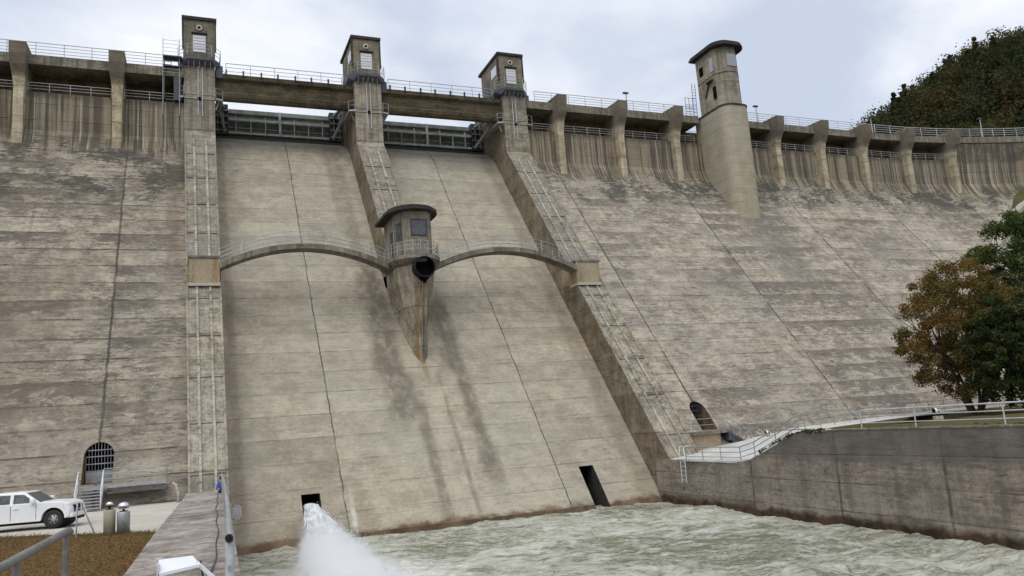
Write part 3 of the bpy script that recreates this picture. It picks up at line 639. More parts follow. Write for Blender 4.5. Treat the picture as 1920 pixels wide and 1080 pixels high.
def platform(cx, label, side):
    t_ = thing('steel_platform', label, 'platform', (cx, 70.1, 38.6), 'steel platforms round the gate towers')
    # faceted skirt round the front of the tower
    out = [(-1.75, 3.6), (-1.75, .3), (-1.0, -.62), (1.0, -.62), (1.75, .3), (1.75, 3.6)]; inn = [(-1.33, 3.6), (-1.33, -.04), (-1.32, -.05), (1.32, -.05), (1.33, -.04), (1.33, 3.6)]
    mb = MB(); n = len(out)
    vs_ = [(x, y, .66) for x, y in out]+[(x, y, .66) for x, y in inn]+[(x, y, .42) for x, y in out]+[(x*.99, y-.12, .02) for x, y in inn]
    fs = []
    for i in range(n-1): fs += [(i, i+1, n+i+1, n+i), (i, 2*n+i, 2*n+i+1, i+1), (2*n+i, 3*n+i, 3*n+i+1, 2*n+i+1)]
    mb.add(vs_, fs); mb.build('skirt_deck', 'steel_dark', t_)
    for x in (-.9, -.45, 0, .45, .9):
        mb = MB(); mb.prism([(-.58, .40), (-.02, .40), (-.02, -.25)], x-.03, x+.03, 'x'); mb.build('bracket', 'galv', t_)
    for i in range(n-1):
        a = Vector(out[i]+(.74,)); b_ = Vector(out[i+1]+(.74,))
        mb = MB()
        for hh in (.35, .7, 1.05): mb.tube([a+Vector((0, 0, hh)), b_+Vector((0, 0, hh))], .022, 5)
        mb.tube([a, a+Vector((0, 0, 1.05))], .026, 5)
        mb.build('guard_rail', 'galv', t_)
    # caged ladder down the side
    lx = 1.62*side; mb = MB()
    for dx in (-.2, .2): mb.tube([(lx, 1.2+dx, -3.2), (lx, 1.2+dx, .7)], .025, 5)
    for k in range(12): mb.tube([(lx, 1.0, -3.1+k*.31), (lx, 1.4, -3.1+k*.31)], .015, 5)
    for k in range(5):
        zz_ = -2.2+k*.6; mb.tube([(lx, .9, zz_), (lx+.35*side, .85, zz_), (lx+.6*side, 1.2, zz_), (lx+.35*side, 1.55, zz_), (lx, 1.5, zz_)], .018, 5)
    mb.build('ladder', 'steel_dark', t_)
    mb = MB(); mb.prism([(side*1.37, .2), (side*1.95, .3), (side*1.95, 2.6), (side*1.37, 2.6)], -.75, .40); mb.build('cable_box', 'steel_dark', t_)
    # lower service landing round the pier
    for sg in (-1, 1): mb = MB(); mb.prism([(sg*1.32, -.3), (sg*1.9, -.1), (sg*1.9, 2.4), (sg*1.32, 2.4)], -3.05, -2.93); mb.build('lower_landing', 'galv', t_)
    mb = MB()
    for sg in (-1, 1):
        for hh in (.45, .9): mb.tube([(sg*1.32, -.3, -2.93+hh), (sg*1.9, -.1, -2.93+hh), (sg*1.9, 2.4, -2.93+hh)], .02, 5)
        for p in ((sg*1.32, -.3), (sg*1.9, -.1), (sg*1.9, 1.1), (sg*1.9, 2.4)): mb.tube([(p[0], p[1], -2.93), (p[0], p[1], -2.03)], .022, 5)
    for sg in (-1, 1): mb.beam((sg*1.6, .4, -3.05), (sg*1.32, .4, -3.75), .08, .08)
    mb.tube([(-1.3, -.05, -3.0), (1.3, -.05, -3.0)], .03, 5); mb.tube([(-1.3, -.05, -2.6), (1.3, -.05, -2.6)], .025, 5)
    mb.build('lower_guard_rail', 'galv', t_)
    # pipes down the pier front
    for dx in (-.12, .22):
        mb = MB(); mb.tube([(dx, -.07, -4.6), (dx, -.07, .3)], .035, 6); mb.build('down_pipe', 'galv_pale', t_)
    return t_
for cx, w1, sd_ in ((.98, 'leftmost', 1), (15.83, 'middle', 1), (30.75, 'rightmost', 1)):
    gate_tower(cx, 'square concrete gate tower with white window and round vent, %s of the three' % w1)
    platform(cx, 'dark steel platform with guard rails around the %s square gate tower' % w1, sd_)
# steel stair frame left of the first tower
t_ = thing('access_stair', 'steel access stair frame against the crest beside the leftmost gate tower', 'stair', (-1.2, 70.0, 35.3))
mb = MB()
for x in (-.75, .55): 
    mb.tube([(x, -.3, -1.5), (x, -.3, 5.5)], .03, 5)
mb.build('mast', 'galv', t_)
mb = MB(); mb.box(-.75, .75, -.5, .5, 3.75, 3.85); mb.build('landing', 'steel_dark', t_)
mb = MB(); mb.box(-.7, -.62, -.3, .5, -.05, 3.7); mb.box(.1, .7, -.1, .4, -.05, 2.15); mb.build('gap_shade_panel', 'window_frame', t_)  # dark panels stand in for the shaded gap beside the tower
mb = MB(); mb.box(-.75, .75, -.4, .45, 2.9, 2.98); mb.build('landing', 'steel_dark', t_)
for zz_ in (4.2, 4.55, 4.9, 5.25, 3.3, 2.6, 2.3):
    mb = MB(); mb.tube([(-.75, -.45, zz_), (.6, -.45, zz_)], .02, 5); mb.build('guard_rail', 'galv_pale' if zz_ > 4 else 'galv', t_)

# ------------------------------------------------------------------ spillway gates
def sluice_gate(a, b_, label):
    t_ = thing('sluice_gate', label, 'sluice gate', ((a+b_)/2, 76.6, 34.6), 'steel sluice gates between the piers')
    w = (b_-a)/2-.15
    pr = [(.55, 0.0), (.30, .9), (.22, 1.8), (.30, 2.7), (.5, 3.05), (.62, 3.05), (.42, 2.7), (.34, 1.8), (.42, .9), (.67, 0.0)]
    mb = MB(); mb.prism(pr, -w, w, 'x'); mb.build('skin_plate', 'gate', t_)
    for z, hgt, y, mt in ((.42, .20, -.25, 'gate_light'), (1.75, .22, -.25, 'gate_light'), (.05, .3, .0, 'gate_dark'), (2.6, .4, .05, 'gate'), (1.08, .10, .0, 'gate')):
        m2 = MB(); m2.box(-w+1.25, w-1.25, y-.05, y+.5, z, z+hgt); m2.build('girder', mt, t_)
    for k in range(7):
        x = -w+1.9+k*(2*w-3.8)/6; m2 = MB(); bigg = (k == 3)
        m2.box(x-(.11 if bigg else .035), x+(.11 if bigg else .035), -.32, -.02, .3 if k % 3 else .6, 2.9 if bigg else (1.8 if k % 2 else 2.3)); m2.build('rib', 'gate_light', t_)
    for sg in (-1, 1):
        m2 = MB(); m2.box(min(sg*w, sg*(w-1.2)), max(sg*w, sg*(w-1.2)), -.35, .5, .25, 3.3); m2.build('end_frame', 'gate_dark', t_)
        m2 = MB(); m2.beam((sg*(w-.9), -.4, .5), (sg*(w+.1), -5.6, 2.6), .2, .2); m2.build('arm', 'gate_light', t_)
        m2 = MB(); m2.beam((sg*(w-.8), -.4, 2.9), (sg*(w+.1), -5.6, 2.6), .2, .2); m2.build('arm', 'gate', t_)
        m2 = MB()
        for z in (.6, 1.3, 2.0, 2.6): m2.box(min(sg*w, sg*(w-1.15)), max(sg*w, sg*(w-1.15)), -.55, -.36, z, z+.09)
        for q in (.25, .8): m2.box(sg*(w-q)-.04, sg*(w-q)+.04, -.5, -.37, .4, 3.2)
        m2.build('brace', 'galv', t_)
    m2 = MB(); m2.box(-w, w, -.5, .4, -.32, .04); m2.build('sill_beam', 'gate_dark', t_)
    return t_
sluice_gate(2.24, 14.55, 'grey green steel sluice gate between first and second gate towers')
sluice_gate(17.12, 29.62, 'grey green steel sluice gate between second and third gate towers')

# ------------------------------------------------------------------ round-roofed tower
tw = thing('intake_tower', 'tall concrete tower with rounded flat roof rising from a smooth pale shaft', 'tower', (0, 0, 0))
def tplan(e=0.0, yb=72.6, n=5):
    x0, x1, y0 = 53.55-e, 57.05+e, 65.55-e; c = 1.15+e*1.2
    pts = [(x0, yb)]
    for cx_, cy_, a0 in ((x0+c, y0+c, PI), (x1-c, y0+c, 1.5*PI)):
        for k in range(n+1):
            a = a0+k*(PI/2)/n; pts.append((cx_+c*math.cos(a), cy_+c*math.sin(a)))
    return pts+[(x1, yb)]
mb = MB(); mb.prism(tplan(0, 71.0), 22, 37.95); sh = mb.build('shaft', 'shaft', tw)
mb = MB(); mb.prism(tplan(.08, 70.9), 37.952, 38.12); mb.build('collar', 'roof', tw)
def oct_plan(e=0.0, yb=70.0):
    x0, x1, y0 = 53.75-e, 56.9+e, 65.8-e; c = .95
    return [(x0, yb), (x0, y0+c), (x0+c, y0), (x1-c, y0), (x1, y0+c), (x1, yb)]
mb = MB(); mb.prism(oct_plan(), 38.122, 44.85); up = mb.build('upper_wall', 'tower', tw)
mb = MB(); mb.prism(tplan(.40, 70.45, 8), 44.852, 45.08); mb.prism(tplan(.28, 70.35, 8), 45.082, 45.32); mb.build('roof', 'roof', tw, bevel=.06)
mb = MB(); mb.box(54.75, 55.95, 65.72, 65.9, 42.6, 44.0); w_ = mb.build('window', 'galv', tw); w_['label'] = 'pale square front window panel'
for (ya, yb, za, zb, mt) in ((66.95, 67.5, 42.4, 44.0, 'galv'), (68.8, 69.4, 42.7, 43.7, 'void'), (66.9, 67.4, 39.2, 40.6, 'void')):
    mb = MB(); mb.box(53.68, 53.85, ya, yb, za, zb); mb.build('window', mt, tw)
mb = MB(); mb.box(53.45, 53.74, 67.2, 68.2, 41.3, 41.5); mb.beam((53.62, 67.9, 41.3), (53.72, 68.8, 39.9), .14, .14); mb.build('canopy', 'roof', tw)
mb = MB(); mb.prism(oct_plan(.02), 41.9, 41.98); mb.build('string_course', 'roof', tw)
t_ = thing('access_ladder', 'dark steel ladder and railings left of the tall round-roofed tower', 'ladder', (52.9, 70.2, 38.3))
mb = MB()
for dx in (0, .45): mb.tube([(dx, 0, -.1), (dx+.15, 0, 4.0)], .03, 5)
for k in range(11): mb.tube([(0.0+k*.012, 0, .1+k*.35), (.45+k*.012, 0, .1+k*.35)], .02, 5)
mb.build('rung_rails', 'steel_dark', t_)
mb = MB()
for zz_ in (.4, .8, 1.2, 2.0): mb.tube([(-1.2, -.3, zz_), (.2, -.3, zz_)], .025, 5)
for x in (-1.2, -.7, -.2): mb.tube([(x, -.3, 0), (x, -.3, 2.0)], .028, 5)
mb.build('cage', 'steel_dark', t_)

# ------------------------------------------------------------------ control booth on the middle pier
bt = thing('control_booth', 'round-fronted concrete control booth with dark eaves on the middle spillway pier', 'control booth', (15.75, 57.0, 18.1))
def half(rx, ry, yb, n=16, cy=0.0): return [(-rx, yb)]+[(-rx*math.cos(PI*k/n), cy-ry*math.sin(PI*k/n)) for k in range(n+1)]+[(rx, yb)]
mb = MB(); mb.prism(half(1.98, 2.45, 2.6), 0, .30)
pl_ = half(1.96, 2.4, 2.6); pl2 = half(1.25, 1.75, 2.6); n = len(pl_)
mb.add([(x, y, -.002) for x, y in pl_]+[(x, y, -.45) for x, y in pl2], [(i, (i+1) % n, n+(i+1) % n, n+i) for i in range(n)]+[tuple(range(n, 2*n))])
mb.build('platform', 'deck', bt)
mb = MB(); da = half(1.5, 2.0, 2.6, 16); db = half(1.42, 1.9, 2.6, 16); dc = half(.5, 1.0, 2.6, 16); n = len(da)
mb.add([(x, y, -.40) for x, y in da]+[(x, y, -1.5) for x, y in db]+[(x+.1, y, -5.6) for x, y in dc], [(j*n+i, j*n+(i+1) % n, (j+1)*n+(i+1) % n, (j+1)*n+i) for j in (0, 1) for i in range(n)]+[tuple(range(2*n, 3*n)), tuple(range(n))], False)
mb.build('drum', 'nose', bt)
hp = [(-1.35, 3.2), (-1.35, .1), (-.95, -1.15), (-.5, -1.45), (.85, -1.45), (1.25, -1.0), (1.35, .1), (1.35, 3.2)]
mb = MB(); mb.prism(hp, .302, 3.75); bw = mb.build('wall', 'booth', bt)
mb = MB(); mb.prism(half(1.98, 2.25, 3.6, 20), 3.752, 3.98); mb.prism(half(1.80, 2.05, 3.5, 20), 3.982, 4.12); mb.build('roof', 'roof', bt, bevel=.04)
mb = MB(); mb.box(-.40, .75, -1.49, -1.38, 1.95, 3.05); w_ = mb.build('window', 'glass', bt)
mb = MB()
for (x0, x1, z0, z1) in ((-.46, .81, 3.05, 3.13), (-.46, .81, 1.87, 1.95), (-.46, -.40, 1.95, 3.05), (.75, .81, 1.95, 3.05)): mb.box(x0, x1, -1.54, -1.40, z0, z1)
mb.build('frame', 'window_frame', w_)
mb = MB(); mb.add([(-1.295, -.30, 1.6), (-1.08, -.98, 1.6), (-1.08, -.98, 3.0), (-1.295, -.30, 3.0), (-1.20, -.27, 1.6), (-1.0, -.95, 1.6), (-1.0, -.95, 3.0), (-1.20, -.27, 3.0)],
     [(0, 1, 2, 3), (4, 7, 6, 5), (0, 4, 5, 1), (3, 2, 6, 7), (0, 3, 7, 4), (1, 5, 6, 2)]); mb.build('side_window', 'glass', bt)
mb = MB(); mb.box(-1.40, -1.3, .5, 1.2, .32, 2.6); mb.build('door', 'gate_dark', bt)
rp = half(1.9, 2.35, .9, 10)
for i in range(len(rp)-1):
    a = Vector(rp[i]+(.30,)); b_ = Vector(rp[i+1]+(.30,)); mb = MB()
    for hh in (.4, .7, 1.0): mb.tube([a+Vector((0, 0, hh)), b_+Vector((0, 0, hh))], .022, 5)
    mb.tube([a, a+Vector((0, 0, 1.0))], .026, 5); mb.build('guard_rail', 'galv', bt)
# big outlet pipe
pv = thing('outlet_pipe', 'large round dark outlet pipe mouth under the control booth', 'pipe', (15.93, 54.55, 17.38))
mb = MB(); mb.lathe([(.70, .9), (.70, -.12), (.80, -.12), (.80, .9)], (0, 0, 0), 32, 'y'); mb.build('ring', 'black', pv)
mb = MB(); mb.lathe([(.001, .42), (.69, .42), (.69, -.10)], (0, 0, 0), 24, 'y'); mb.build('bore', 'void', pv)
mb = MB(); mb.prism([(-.45, -.62), (.45, -.62), (.0, -1.15)], -.05, .9, 'y'); mb.build('drip_block', 'void', pv)
for dx in (-.1, .1):
    mb = MB(); mb.tube([(dx, 1.45, -6.2), (dx, .38, -1.0)], .035, 6); mb.build('drain_pipe', 'nose', pv)

# ------------------------------------------------------------------ footbridges
def footbridge(xa, xb, label):
    t_ = thing('footbridge', label, 'footbridge', (xa, 57.6, 18.4), 'arched footbridges to the control booth')
    L = xb-xa; n = 24; zt = lambda s_: 1.42*math.sin(PI*s_)**1.0*(1.0)
    zt = lambda s_: 1.42*(1-(2*s_-1)**2)
    P_ = [(L*k/n, zt(k/n)-.25) for k in range(n+1)]
    top = [(x, z+.02) for x, z in P_]; bot = [(x, z-.34-.10*abs(2*k/n-1)**2) for k, (x, z) in enumerate(P_)]
    mb = MB(); mb.prism(top+bot[::-1], -.55, .75, 'y'); mb.build('arch_deck', 'deck', t_)
    for yy in (-.5, .7):
        for hh in (.3, .6, .92):
            mb = MB(); mb.tube([(x, yy, z+hh) for x, z in top], .02, 5); mb.build('rail', 'galv', t_)
        for k in range(0, n+1, 3):
            x, z = top[k]; mb = MB(); mb.tube([(x, yy, z), (x, yy, z+.92)], .022, 5); mb.build('post', 'galv_pale', t_)
    return t_
footbridge(2.0, 13.95, 'slender arched concrete footbridge left of the control booth')
footbridge(17.5, 29.6, 'slender arched concrete footbridge right of the control booth')
railing('landing_railing', 'small steel railing on the bracket landing at the left footbridge end', [(.05, 57.2, 18.62), (1.98, 57.2, 18.62)], .95, (1, .66, .33), 1.0, .022)
railing('landing_railing', 'small steel railing on the bracket landing at the right footbridge end', [(29.8, 57.2, 18.62), (31.7, 57.2, 18.62)], .95, (1, .66, .33), 1.0, .022)

# ------------------------------------------------------------------ crest lamps
def lamp(x, y, z, label, first=None):
    if first: return dup(first, (x, y, z), label)
    t_ = thing('street_lamp', label, 'street lamp', (x, y, z), 'lamps along the crest road')
    mb = MB(); mb.tube([(0, 0, 0), (0, 0, 4.3)], [.09, .06], 6); mb.build('pole', 'galv', t_)
    mb = MB(); mb.box(-.38, .30, -.16, .16, 4.25, 4.42); mb.build('lamp_head', 'steel_dark', t_, bevel=.04)
    return t_
L1 = lamp(47.3, 75, 38.32, 'crest lamp between third gate tower and the round-roofed tower')
lamp(66.0, 75, 38.32, 'crest lamp just right of the round-roofed tower', L1)
lamp(84.9, 75+gx(84.9), 38.32, 'crest lamp standing where the wooded hill meets the crest', L1)
lamp(101.9, 75+gx(101.9), 38.32, 'crest lamp standing in front of the wooded hill', L1)

# ------------------------------------------------------------------ ground, river, banks
def grid(name, xs, ys, zf, mat, smooth=True, shift=None):
    nx, ny = len(xs), len(ys)
    Xg, Yg = np.meshgrid(xs, ys, indexing='ij')
    if shift: Xg = Xg+shift(Yg)
    Zg = zf(Xg, Yg)
    co = np.stack([Xg, Yg, Zg], -1).reshape(-1, 3).astype(np.float32)
    i = np.arange(nx-1)[:, None]*ny+np.arange(ny-1)[None, :]
    q = np.stack([i, i+ny, i+ny+1, i+1], -1).reshape(-1, 4)
    me = bpy.data.meshes.new(name); me.vertices.add(len(co)); me.vertices.foreach_set('co', co.ravel())
    me.loops.add(q.size); me.loops.foreach_set('vertex_index', q.ravel().astype(np.int32))
    me.polygons.add(len(q)); me.polygons.foreach_set('loop_start', np.arange(0, q.size, 4, dtype=np.int32)); me.polygons.foreach_set('loop_total', np.full(len(q), 4, np.int32))
    me.update(calc_edges=True); me.validate()
    if smooth: me.polygons.foreach_set('use_smooth', np.ones(len(me.polygons), bool))
    me.materials.append(MAT[mat]); o = bpy.data.objects.new(name, me); COL.objects.link(o); return o
_tab = RNG.random((256, 256))
def vnoise(x, y):
    xi = np.floor(x).astype(int); yi = np.floor(y).astype(int); fx = x-xi; fy_ = y-yi
    fx = fx*fx*(3-2*fx); fy_ = fy_*fy_*(3-2*fy_)
    a = _tab[xi % 256, yi % 256]; b_ = _tab[(xi+1) % 256, yi % 256]; c = _tab[xi % 256, (yi+1) % 256]; d_ = _tab[(xi+1) % 256, (yi+1) % 256]
    return (a*(1-fx)+b_*fx)*(1-fy_)+(c*(1-fx)+d_*fx)*fy_
def fbm(x, y, o=4, g=.5):
    s_ = 0; a = 1; t_ = 0
    for k in range(o): s_ = s_+a*vnoise(x*2**k+17*k, y*2**k+31*k); t_ += a; a *= g
    return s_/t_
def left_z(X, Y):
    z = 2.88+.9*np.clip((14-Y)/7, 0, 1)**1.0+.06*(fbm(X*.5, Y*.5)-.5)
    return z
struct(grid('ground', np.concatenate([np.arange(-90, -12, 4.0), np.arange(-12, -.3, .4), [-.28]]), np.concatenate([np.arange(-40, 8, 4.0), np.arange(8, 52, .4)]), left_z, 'ground'))
wl_pts = [(48.6, 29.62), (43, 29.45), (38, 29.12), (31, 28.62), (25.4, 28.42), (21, 27.95), (14, 27.7), (4, 27.4), (-30, 26)]
def wallx(Y): return np.interp(Y, [p[0] for p in wl_pts][::-1], [p[1] for p in wl_pts][::-1])
topz_pts = [(-30, 4.18), (30, 4.2), (32.6, 4.12), (33.9, 3.85), (35.3, 3.4), (37.2, 2.72), (38.2, 2.58), (48, 2.56)]
def topz(Y): return np.interp(Y, [p[0] for p in topz_pts], [p[1] for p in topz_pts])
def right_z(X, Y):
    dx = np.clip(X-wallx(Y), 0, 200)
    plat = 2.42+0*dx
    up_ = 4.05+.02*np.clip(dx, 0, 20)
    k = np.clip((topz(Y)-2.56)/1.64, 0, 1)
    kk = np.clip((dx-9)/10, 0, 1)
    z = plat*(1-k)+up_*k; z = z*(1-kk)+4.05*kk
    rise = np.clip(X-57.8-(62-np.clip(Y, -60, 70))*1.25, 0, 60)
    z = np.minimum(z+rise*.55, 33.5+(X-106)*.35)+.18*(fbm(X*.7, Y*.7)-.5)*np.clip(dx/3, 0, 1)
    return z
struct(grid('bank_ground', np.concatenate([np.arange(.40, 16, .5), np.arange(16.4, 130, 2.5)]), np.concatenate([np.arange(-60, 16, 4.0), np.arange(16, 50, .5), np.arange(50, 72, 2.0)]),
    lambda X, Y: np.where(X < wallx(Y)+.7, topz(Y)-.06, right_z(X, Y)), 'bank', True, wallx))
def water_z(X, Y):
    a = R(-28); U = X*math.cos(a)+Y*math.sin(a); V = Y*math.cos(a)-X*math.sin(a)
    w = (fbm(U*.28, V*.5, 3)-.5)*.75+(1-np.abs(2*fbm(U*.6+4, V*1.15, 3)-1)-.75)*.42+(fbm(X*2.2, Y*2.2, 4, .6)-.5)*.16
    amp = .6+.55*np.clip((30-Y)/15, 0, 1)+1.1*np.exp(-((X-5.7)**2/5+(Y-32.5)**2/26))
    return -.22+w*amp
struct(grid('river_water', np.arange(.6, 29.9, .11), np.concatenate([np.arange(-20, 8, .6), np.arange(8, 49.2, .11)]), water_z, 'water'))
struct(grid('reservoir', np.array([-200., 300.]), np.array([80.5, 500.]), lambda X, Y: 0*X+34.3, 'lake'))
struct(grid('riverbed', np.array([-400., 700.]), np.array([-400., 79.]), lambda X, Y: 0*X-3.05, 'bank'))

# left quay wall
def edgeL(Y): return np.interp(Y, [-20, 16, 31, 42, 46], [-.8, .86, 1.36, 1.66, 1.75])
def edgeLL(Y): return np.interp(Y, [-20, 17.6, 25.8, 42, 46], [-3.2, -1.18, -.92, -.25, -.15])
mb = MB(); ys = list(np.arange(-20, 46.5, 1.9))+[46.6]; vs_ = []; fs = []
for y in ys:
    vs_ += [(edgeLL(y), y, -3), (edgeLL(y), y, 3.3), (edgeL(y), y, 3.3), (edgeL(y)+.12, y, -3)]
for i in range(len(ys)-1):
    for k in range(3): fs.append((4*i+k, 4*i+k+1, 4*i+k+5, 4*i+k+4))
mb.add(vs_, fs)
qw = tag(mb.build('quay_wall', 'walltop', None, fixn=False), 'low grey concrete quay wall with broad flat top running from the foreground to the first pier', 'wall')
# right training wall
mb = MB(); ys = sorted(set(list(np.arange(-30, 49, 1.5))+[33.9, 35.3, 37.2, 38.2, 32.6])); vs_ = []; fs = []
for y in ys:
    x = float(wallx(y)); z = float(topz(y)); vs_ += [(x-.12, y, -3), (x, y, z), (x+.45, y, z+.01), (x+.5, y, -3)]
for i in range(len(ys)-1):
    for k in range(3): fs.append((4*i+k, 4*i+k+1, 4*i+k+5, 4*i+k+4))
mb.add(vs_, fs); trw = tag(mb.build('training_wall', 'train', None, fixn=False), 'long brown-grey board-marked concrete retaining wall along the right side of the river', 'wall')
mb = MB(); ys = list(np.arange(-30, 32, 1.5)); vs_ = []
for y in ys: x = float(wallx(y)); z = float(topz(y)); vs_ += [(x-.03, y, z+.003), (x-.03, y, z+.07), (x+.47, y, z+.07), (x+.47, y, z+.012)]
mb.add(vs_, [(4*i+k, 4*i+k+1, 4*i+k+5, 4*i+k+4) for i in range(len(ys)-1) for k in range(3)]); mb.build('coping', 'deck', trw, fixn=False)

# pale path behind the training wall
mb = MB(); pp = [(48.2, 30.2, 41), (44, 29.5, 41), (41.5, 29.4, 40), (39.8, 29.3, 33.4), (38.4, 29.25, 31.4), (37.2, 29.18, 31.0), (35.3, 29.0, 30.6), (33.9, 28.95, 30.4), (32.8, 28.95, 30.3)]
vs_ = []
for (y, a, b_) in pp:
    z = float(topz(y))+.03; vs_ += [(a-.1, y, z), (b_, y, z+.07*(b_-a)+(.35 if y > 39 else 0.06)), (a-.1, y, z-.10), (b_, y, z-.3)]
fs = []
for i in range(len(pp)-1): fs += [(4*i, 4*i+1, 4*i+5, 4*i+4), (4*i+1, 4*i+3, 4*i+7, 4*i+5), (4*i+2, 4*i, 4*i+4, 4*i+6)]
mb.add(vs_, fs)
qq = [(32.8, 28.95, 4.3), (34.6, 33, 4.30), (38.4, 40, 4.28), (43, 50, 4.25), (45, 58, 4.3)]
vs_ = []
for (y, x, z) in qq: vs_ += [(x+.5, y-1.0, z-.02), (x-.4, y+.9, z+.05)]
mb.add(vs_, [(2*i, 2*i+1, 2*i+3, 2*i+2) for i in range(len(qq)-1)])
struct(mb.build('path', 'path', None, fixn=False))
railing('path_railing', 'grey pipe railing of the pale path sloping down to the dam foot', [(29.55, 44.2, 2.6), (29.28, 38.3, 2.62), (29.12, 36.8, 2.9), (28.95, 32.9, 4.25)], .78, (1, .62, .25), 1.9, .028, 'galv')
railing('path_railing', 'thin grey railing of the path leading away to the autumn tree', [(29.2, 32.7, 4.25), (33, 34.6, 4.28), (40, 38.3, 4.25), (50, 43, 4.25), (57, 45, 4.3)], .8, (1, .62), 2.6, .026, 'galv')
railing('wall_railing', 'three-bar pipe railing on top of the right retaining wall in front of the trees', [(float(wallx(y))+.22, y, float(topz(y))) for y in (28.5, 25.4, 21, 14, 6)], .88, (1, .67, .34), 3.6, .03, 'galv_pale')
# ladder of galvanised pipe at the wall corner
t_ = thing('wall_ladder', 'small pale galvanised ladder with hoops at the corner of the right retaining wall', 'ladder', (29.2, 43.9, 2.6))
mb = MB()
for dy in (-.25, .25): mb.tube([(.1, dy, .85), (-.12, dy, .85), (-.16, dy, -1.4)], .03, 6)
mb.build('stile', 'galv_pale', t_); mb = MB()
for k in range(5): mb.tube([(-.15, -.25, -.1-k*.28), (-.15, .25, -.1-k*.28)], .02, 6)
mb.tube([(-.15, -.9, .05), (-.15, .6, .05)], .045, 6); mb.build('rung', 'galv_pale', t_)

# doors in the dam foot
def arched_gate(cx, w, z0, z1, label, panel, bmat='galv'):
    t_ = thing('barred_gate', label, 'gate', (cx, fy(z0)+1.75, z0)); tb = MB(); n = 9; rr = w/2-.05
    for k in range(n+1):
        x = -rr+2*rr*k/n; zt = (z1-z0-w/2)+math.sqrt(max(0, rr*rr-x*x)); tb.tube([(x, 0, .02), (x, 0, zt)], .016, 5)
    tb.build('vertical_bar', bmat, t_)
    tb = MB()
    for z in (.66, 1.05, 1.45, 1.8): 
        q = rr if z < (z1-z0-w/2) else math.sqrt(max(.01, rr*rr-(z-(z1-z0-w/2))**2)); tb.box(-q, q, -.03, .03, z-.025, z+.025)
    tb.build('cross_bar', bmat, t_)
    if panel: tb = MB(); tb.box(-rr, rr, -.02, .02, .02, .62); tb.build('kick_panel', 'galv', t_)
    return t_
arched_gate(LD[0], LD[1], LD[2], LD[3], 'arched barred steel gate with solid kick panel in the left dam foot', True)
arched_gate(RD[0], RD[1], RD[2], RD[3], 'dark arched barred gate in the dam foot above the right-bank stairs', False, 'steel_dark')
# left landing and stair
ld = thing('landing_stair', 'galvanised steel landing and stair in front of the left arched gate', 'stair', (-4.6, 46.9, 2.9))
mb = MB(); mb.box(-.75, 3.5, .15, 1.55, 1.02, 1.14); mb.build('landing', 'galv', ld)
mb = MB(); mb.box(.65, 3.45, .5, 1.0, .72, 1.0); mb.build('bracket_beam', 'walltop', ld)
mb = MB()
for k in range(7): mb.box(-.62, .45, -1.15+k*.19, -.92+k*.19, .12+k*.145, .17+k*.145)
mb.build('tread', 'galv', ld)
for x in (-.66, .49):
    mb = MB(); mb.beam((x, -1.25, .06), (x, .2, 1.08), .04, .2); mb.build('stringer', 'galv', ld)
    mb = MB(); mb.tube([(x, -1.2, 0), (x, -1.2, .95), (x, .2, 1.95), (x, .2, 1.1)], .032, 6); mb.tube([(x, -1.2, .5), (x, .2, 1.5)], .022, 6); mb.build('handrail', 'galv_pale', ld)
mb = MB()
for hh in (.35, .62, .88): mb.tube([(.5, .2, 1.14+hh), (3.45, .2, 1.14+hh)], .02, 6)
for x in (.5, 2.0, 3.45): mb.tube([(x, .2, 1.14), (x, .2, 2.02)], .024, 6)
mb.build('guard_rail', 'galv', ld)
mb = MB(); mb.tube([(-.55, 46.9, 2.7), (-.5, 46.7, 3.2), (-.62, 47.0, 3.75), (-.8, 47.4, 3.85)], .09, 8); tag(mb.build('bent_pipe', 'walltop'), 'short bent grey pipe beside the base of the first pier', 'pipe')
# right-bank landing and stair
rs = thing('landing_stair', 'grey landing and steep flight of steps beside the right arched opening', 'stair', (34.9, 47.9, 3.1))
mb = MB(); mb.box(-2.6, .75, -.25, 1.6, .86, 1.06); mb.build('landing', 'deck', rs)
mb = MB(); mb.box(-2.4, .2, 0.0, 1.5, -.5, .855); mb.build('base_wall', 'bracket', rs)
mb = MB()
for k in range(7): mb.box(.75+k*.27, 1.05+k*.27, -.25, .75, .80-k*.16-.5, .90-k*.16)
mb.build('step', 'steel_dark', rs)
for yy in (-.25, .75):
    mb = MB(); mb.tube([(.75, yy, 1.06), (.75, yy, 1.95), (2.7, yy, .85), (2.7, yy, -.1)], .03, 6)
    mb.tube([(.75, yy, 1.5), (2.7, yy, .4)], .022, 6)
    for k in range(1, 4): mb.tube([(.75+k*.49, yy, .9-k*.27), (.75+k*.49, yy, 1.95-k*.275)], .02, 6)
    mb.build('handrail', 'galv', rs)
mb = MB()
for hh in (.45, .88): mb.tube([(-2.5, -.2, 1.06+hh), (.75, -.2, 1.06+hh)], .02, 6)
for x in (-2.5, -2.2): mb.tube([(x, -.2, 1.06), (x, -.2, 1.94)], .024, 6)
mb.build('guard_rail', 'galv', rs)

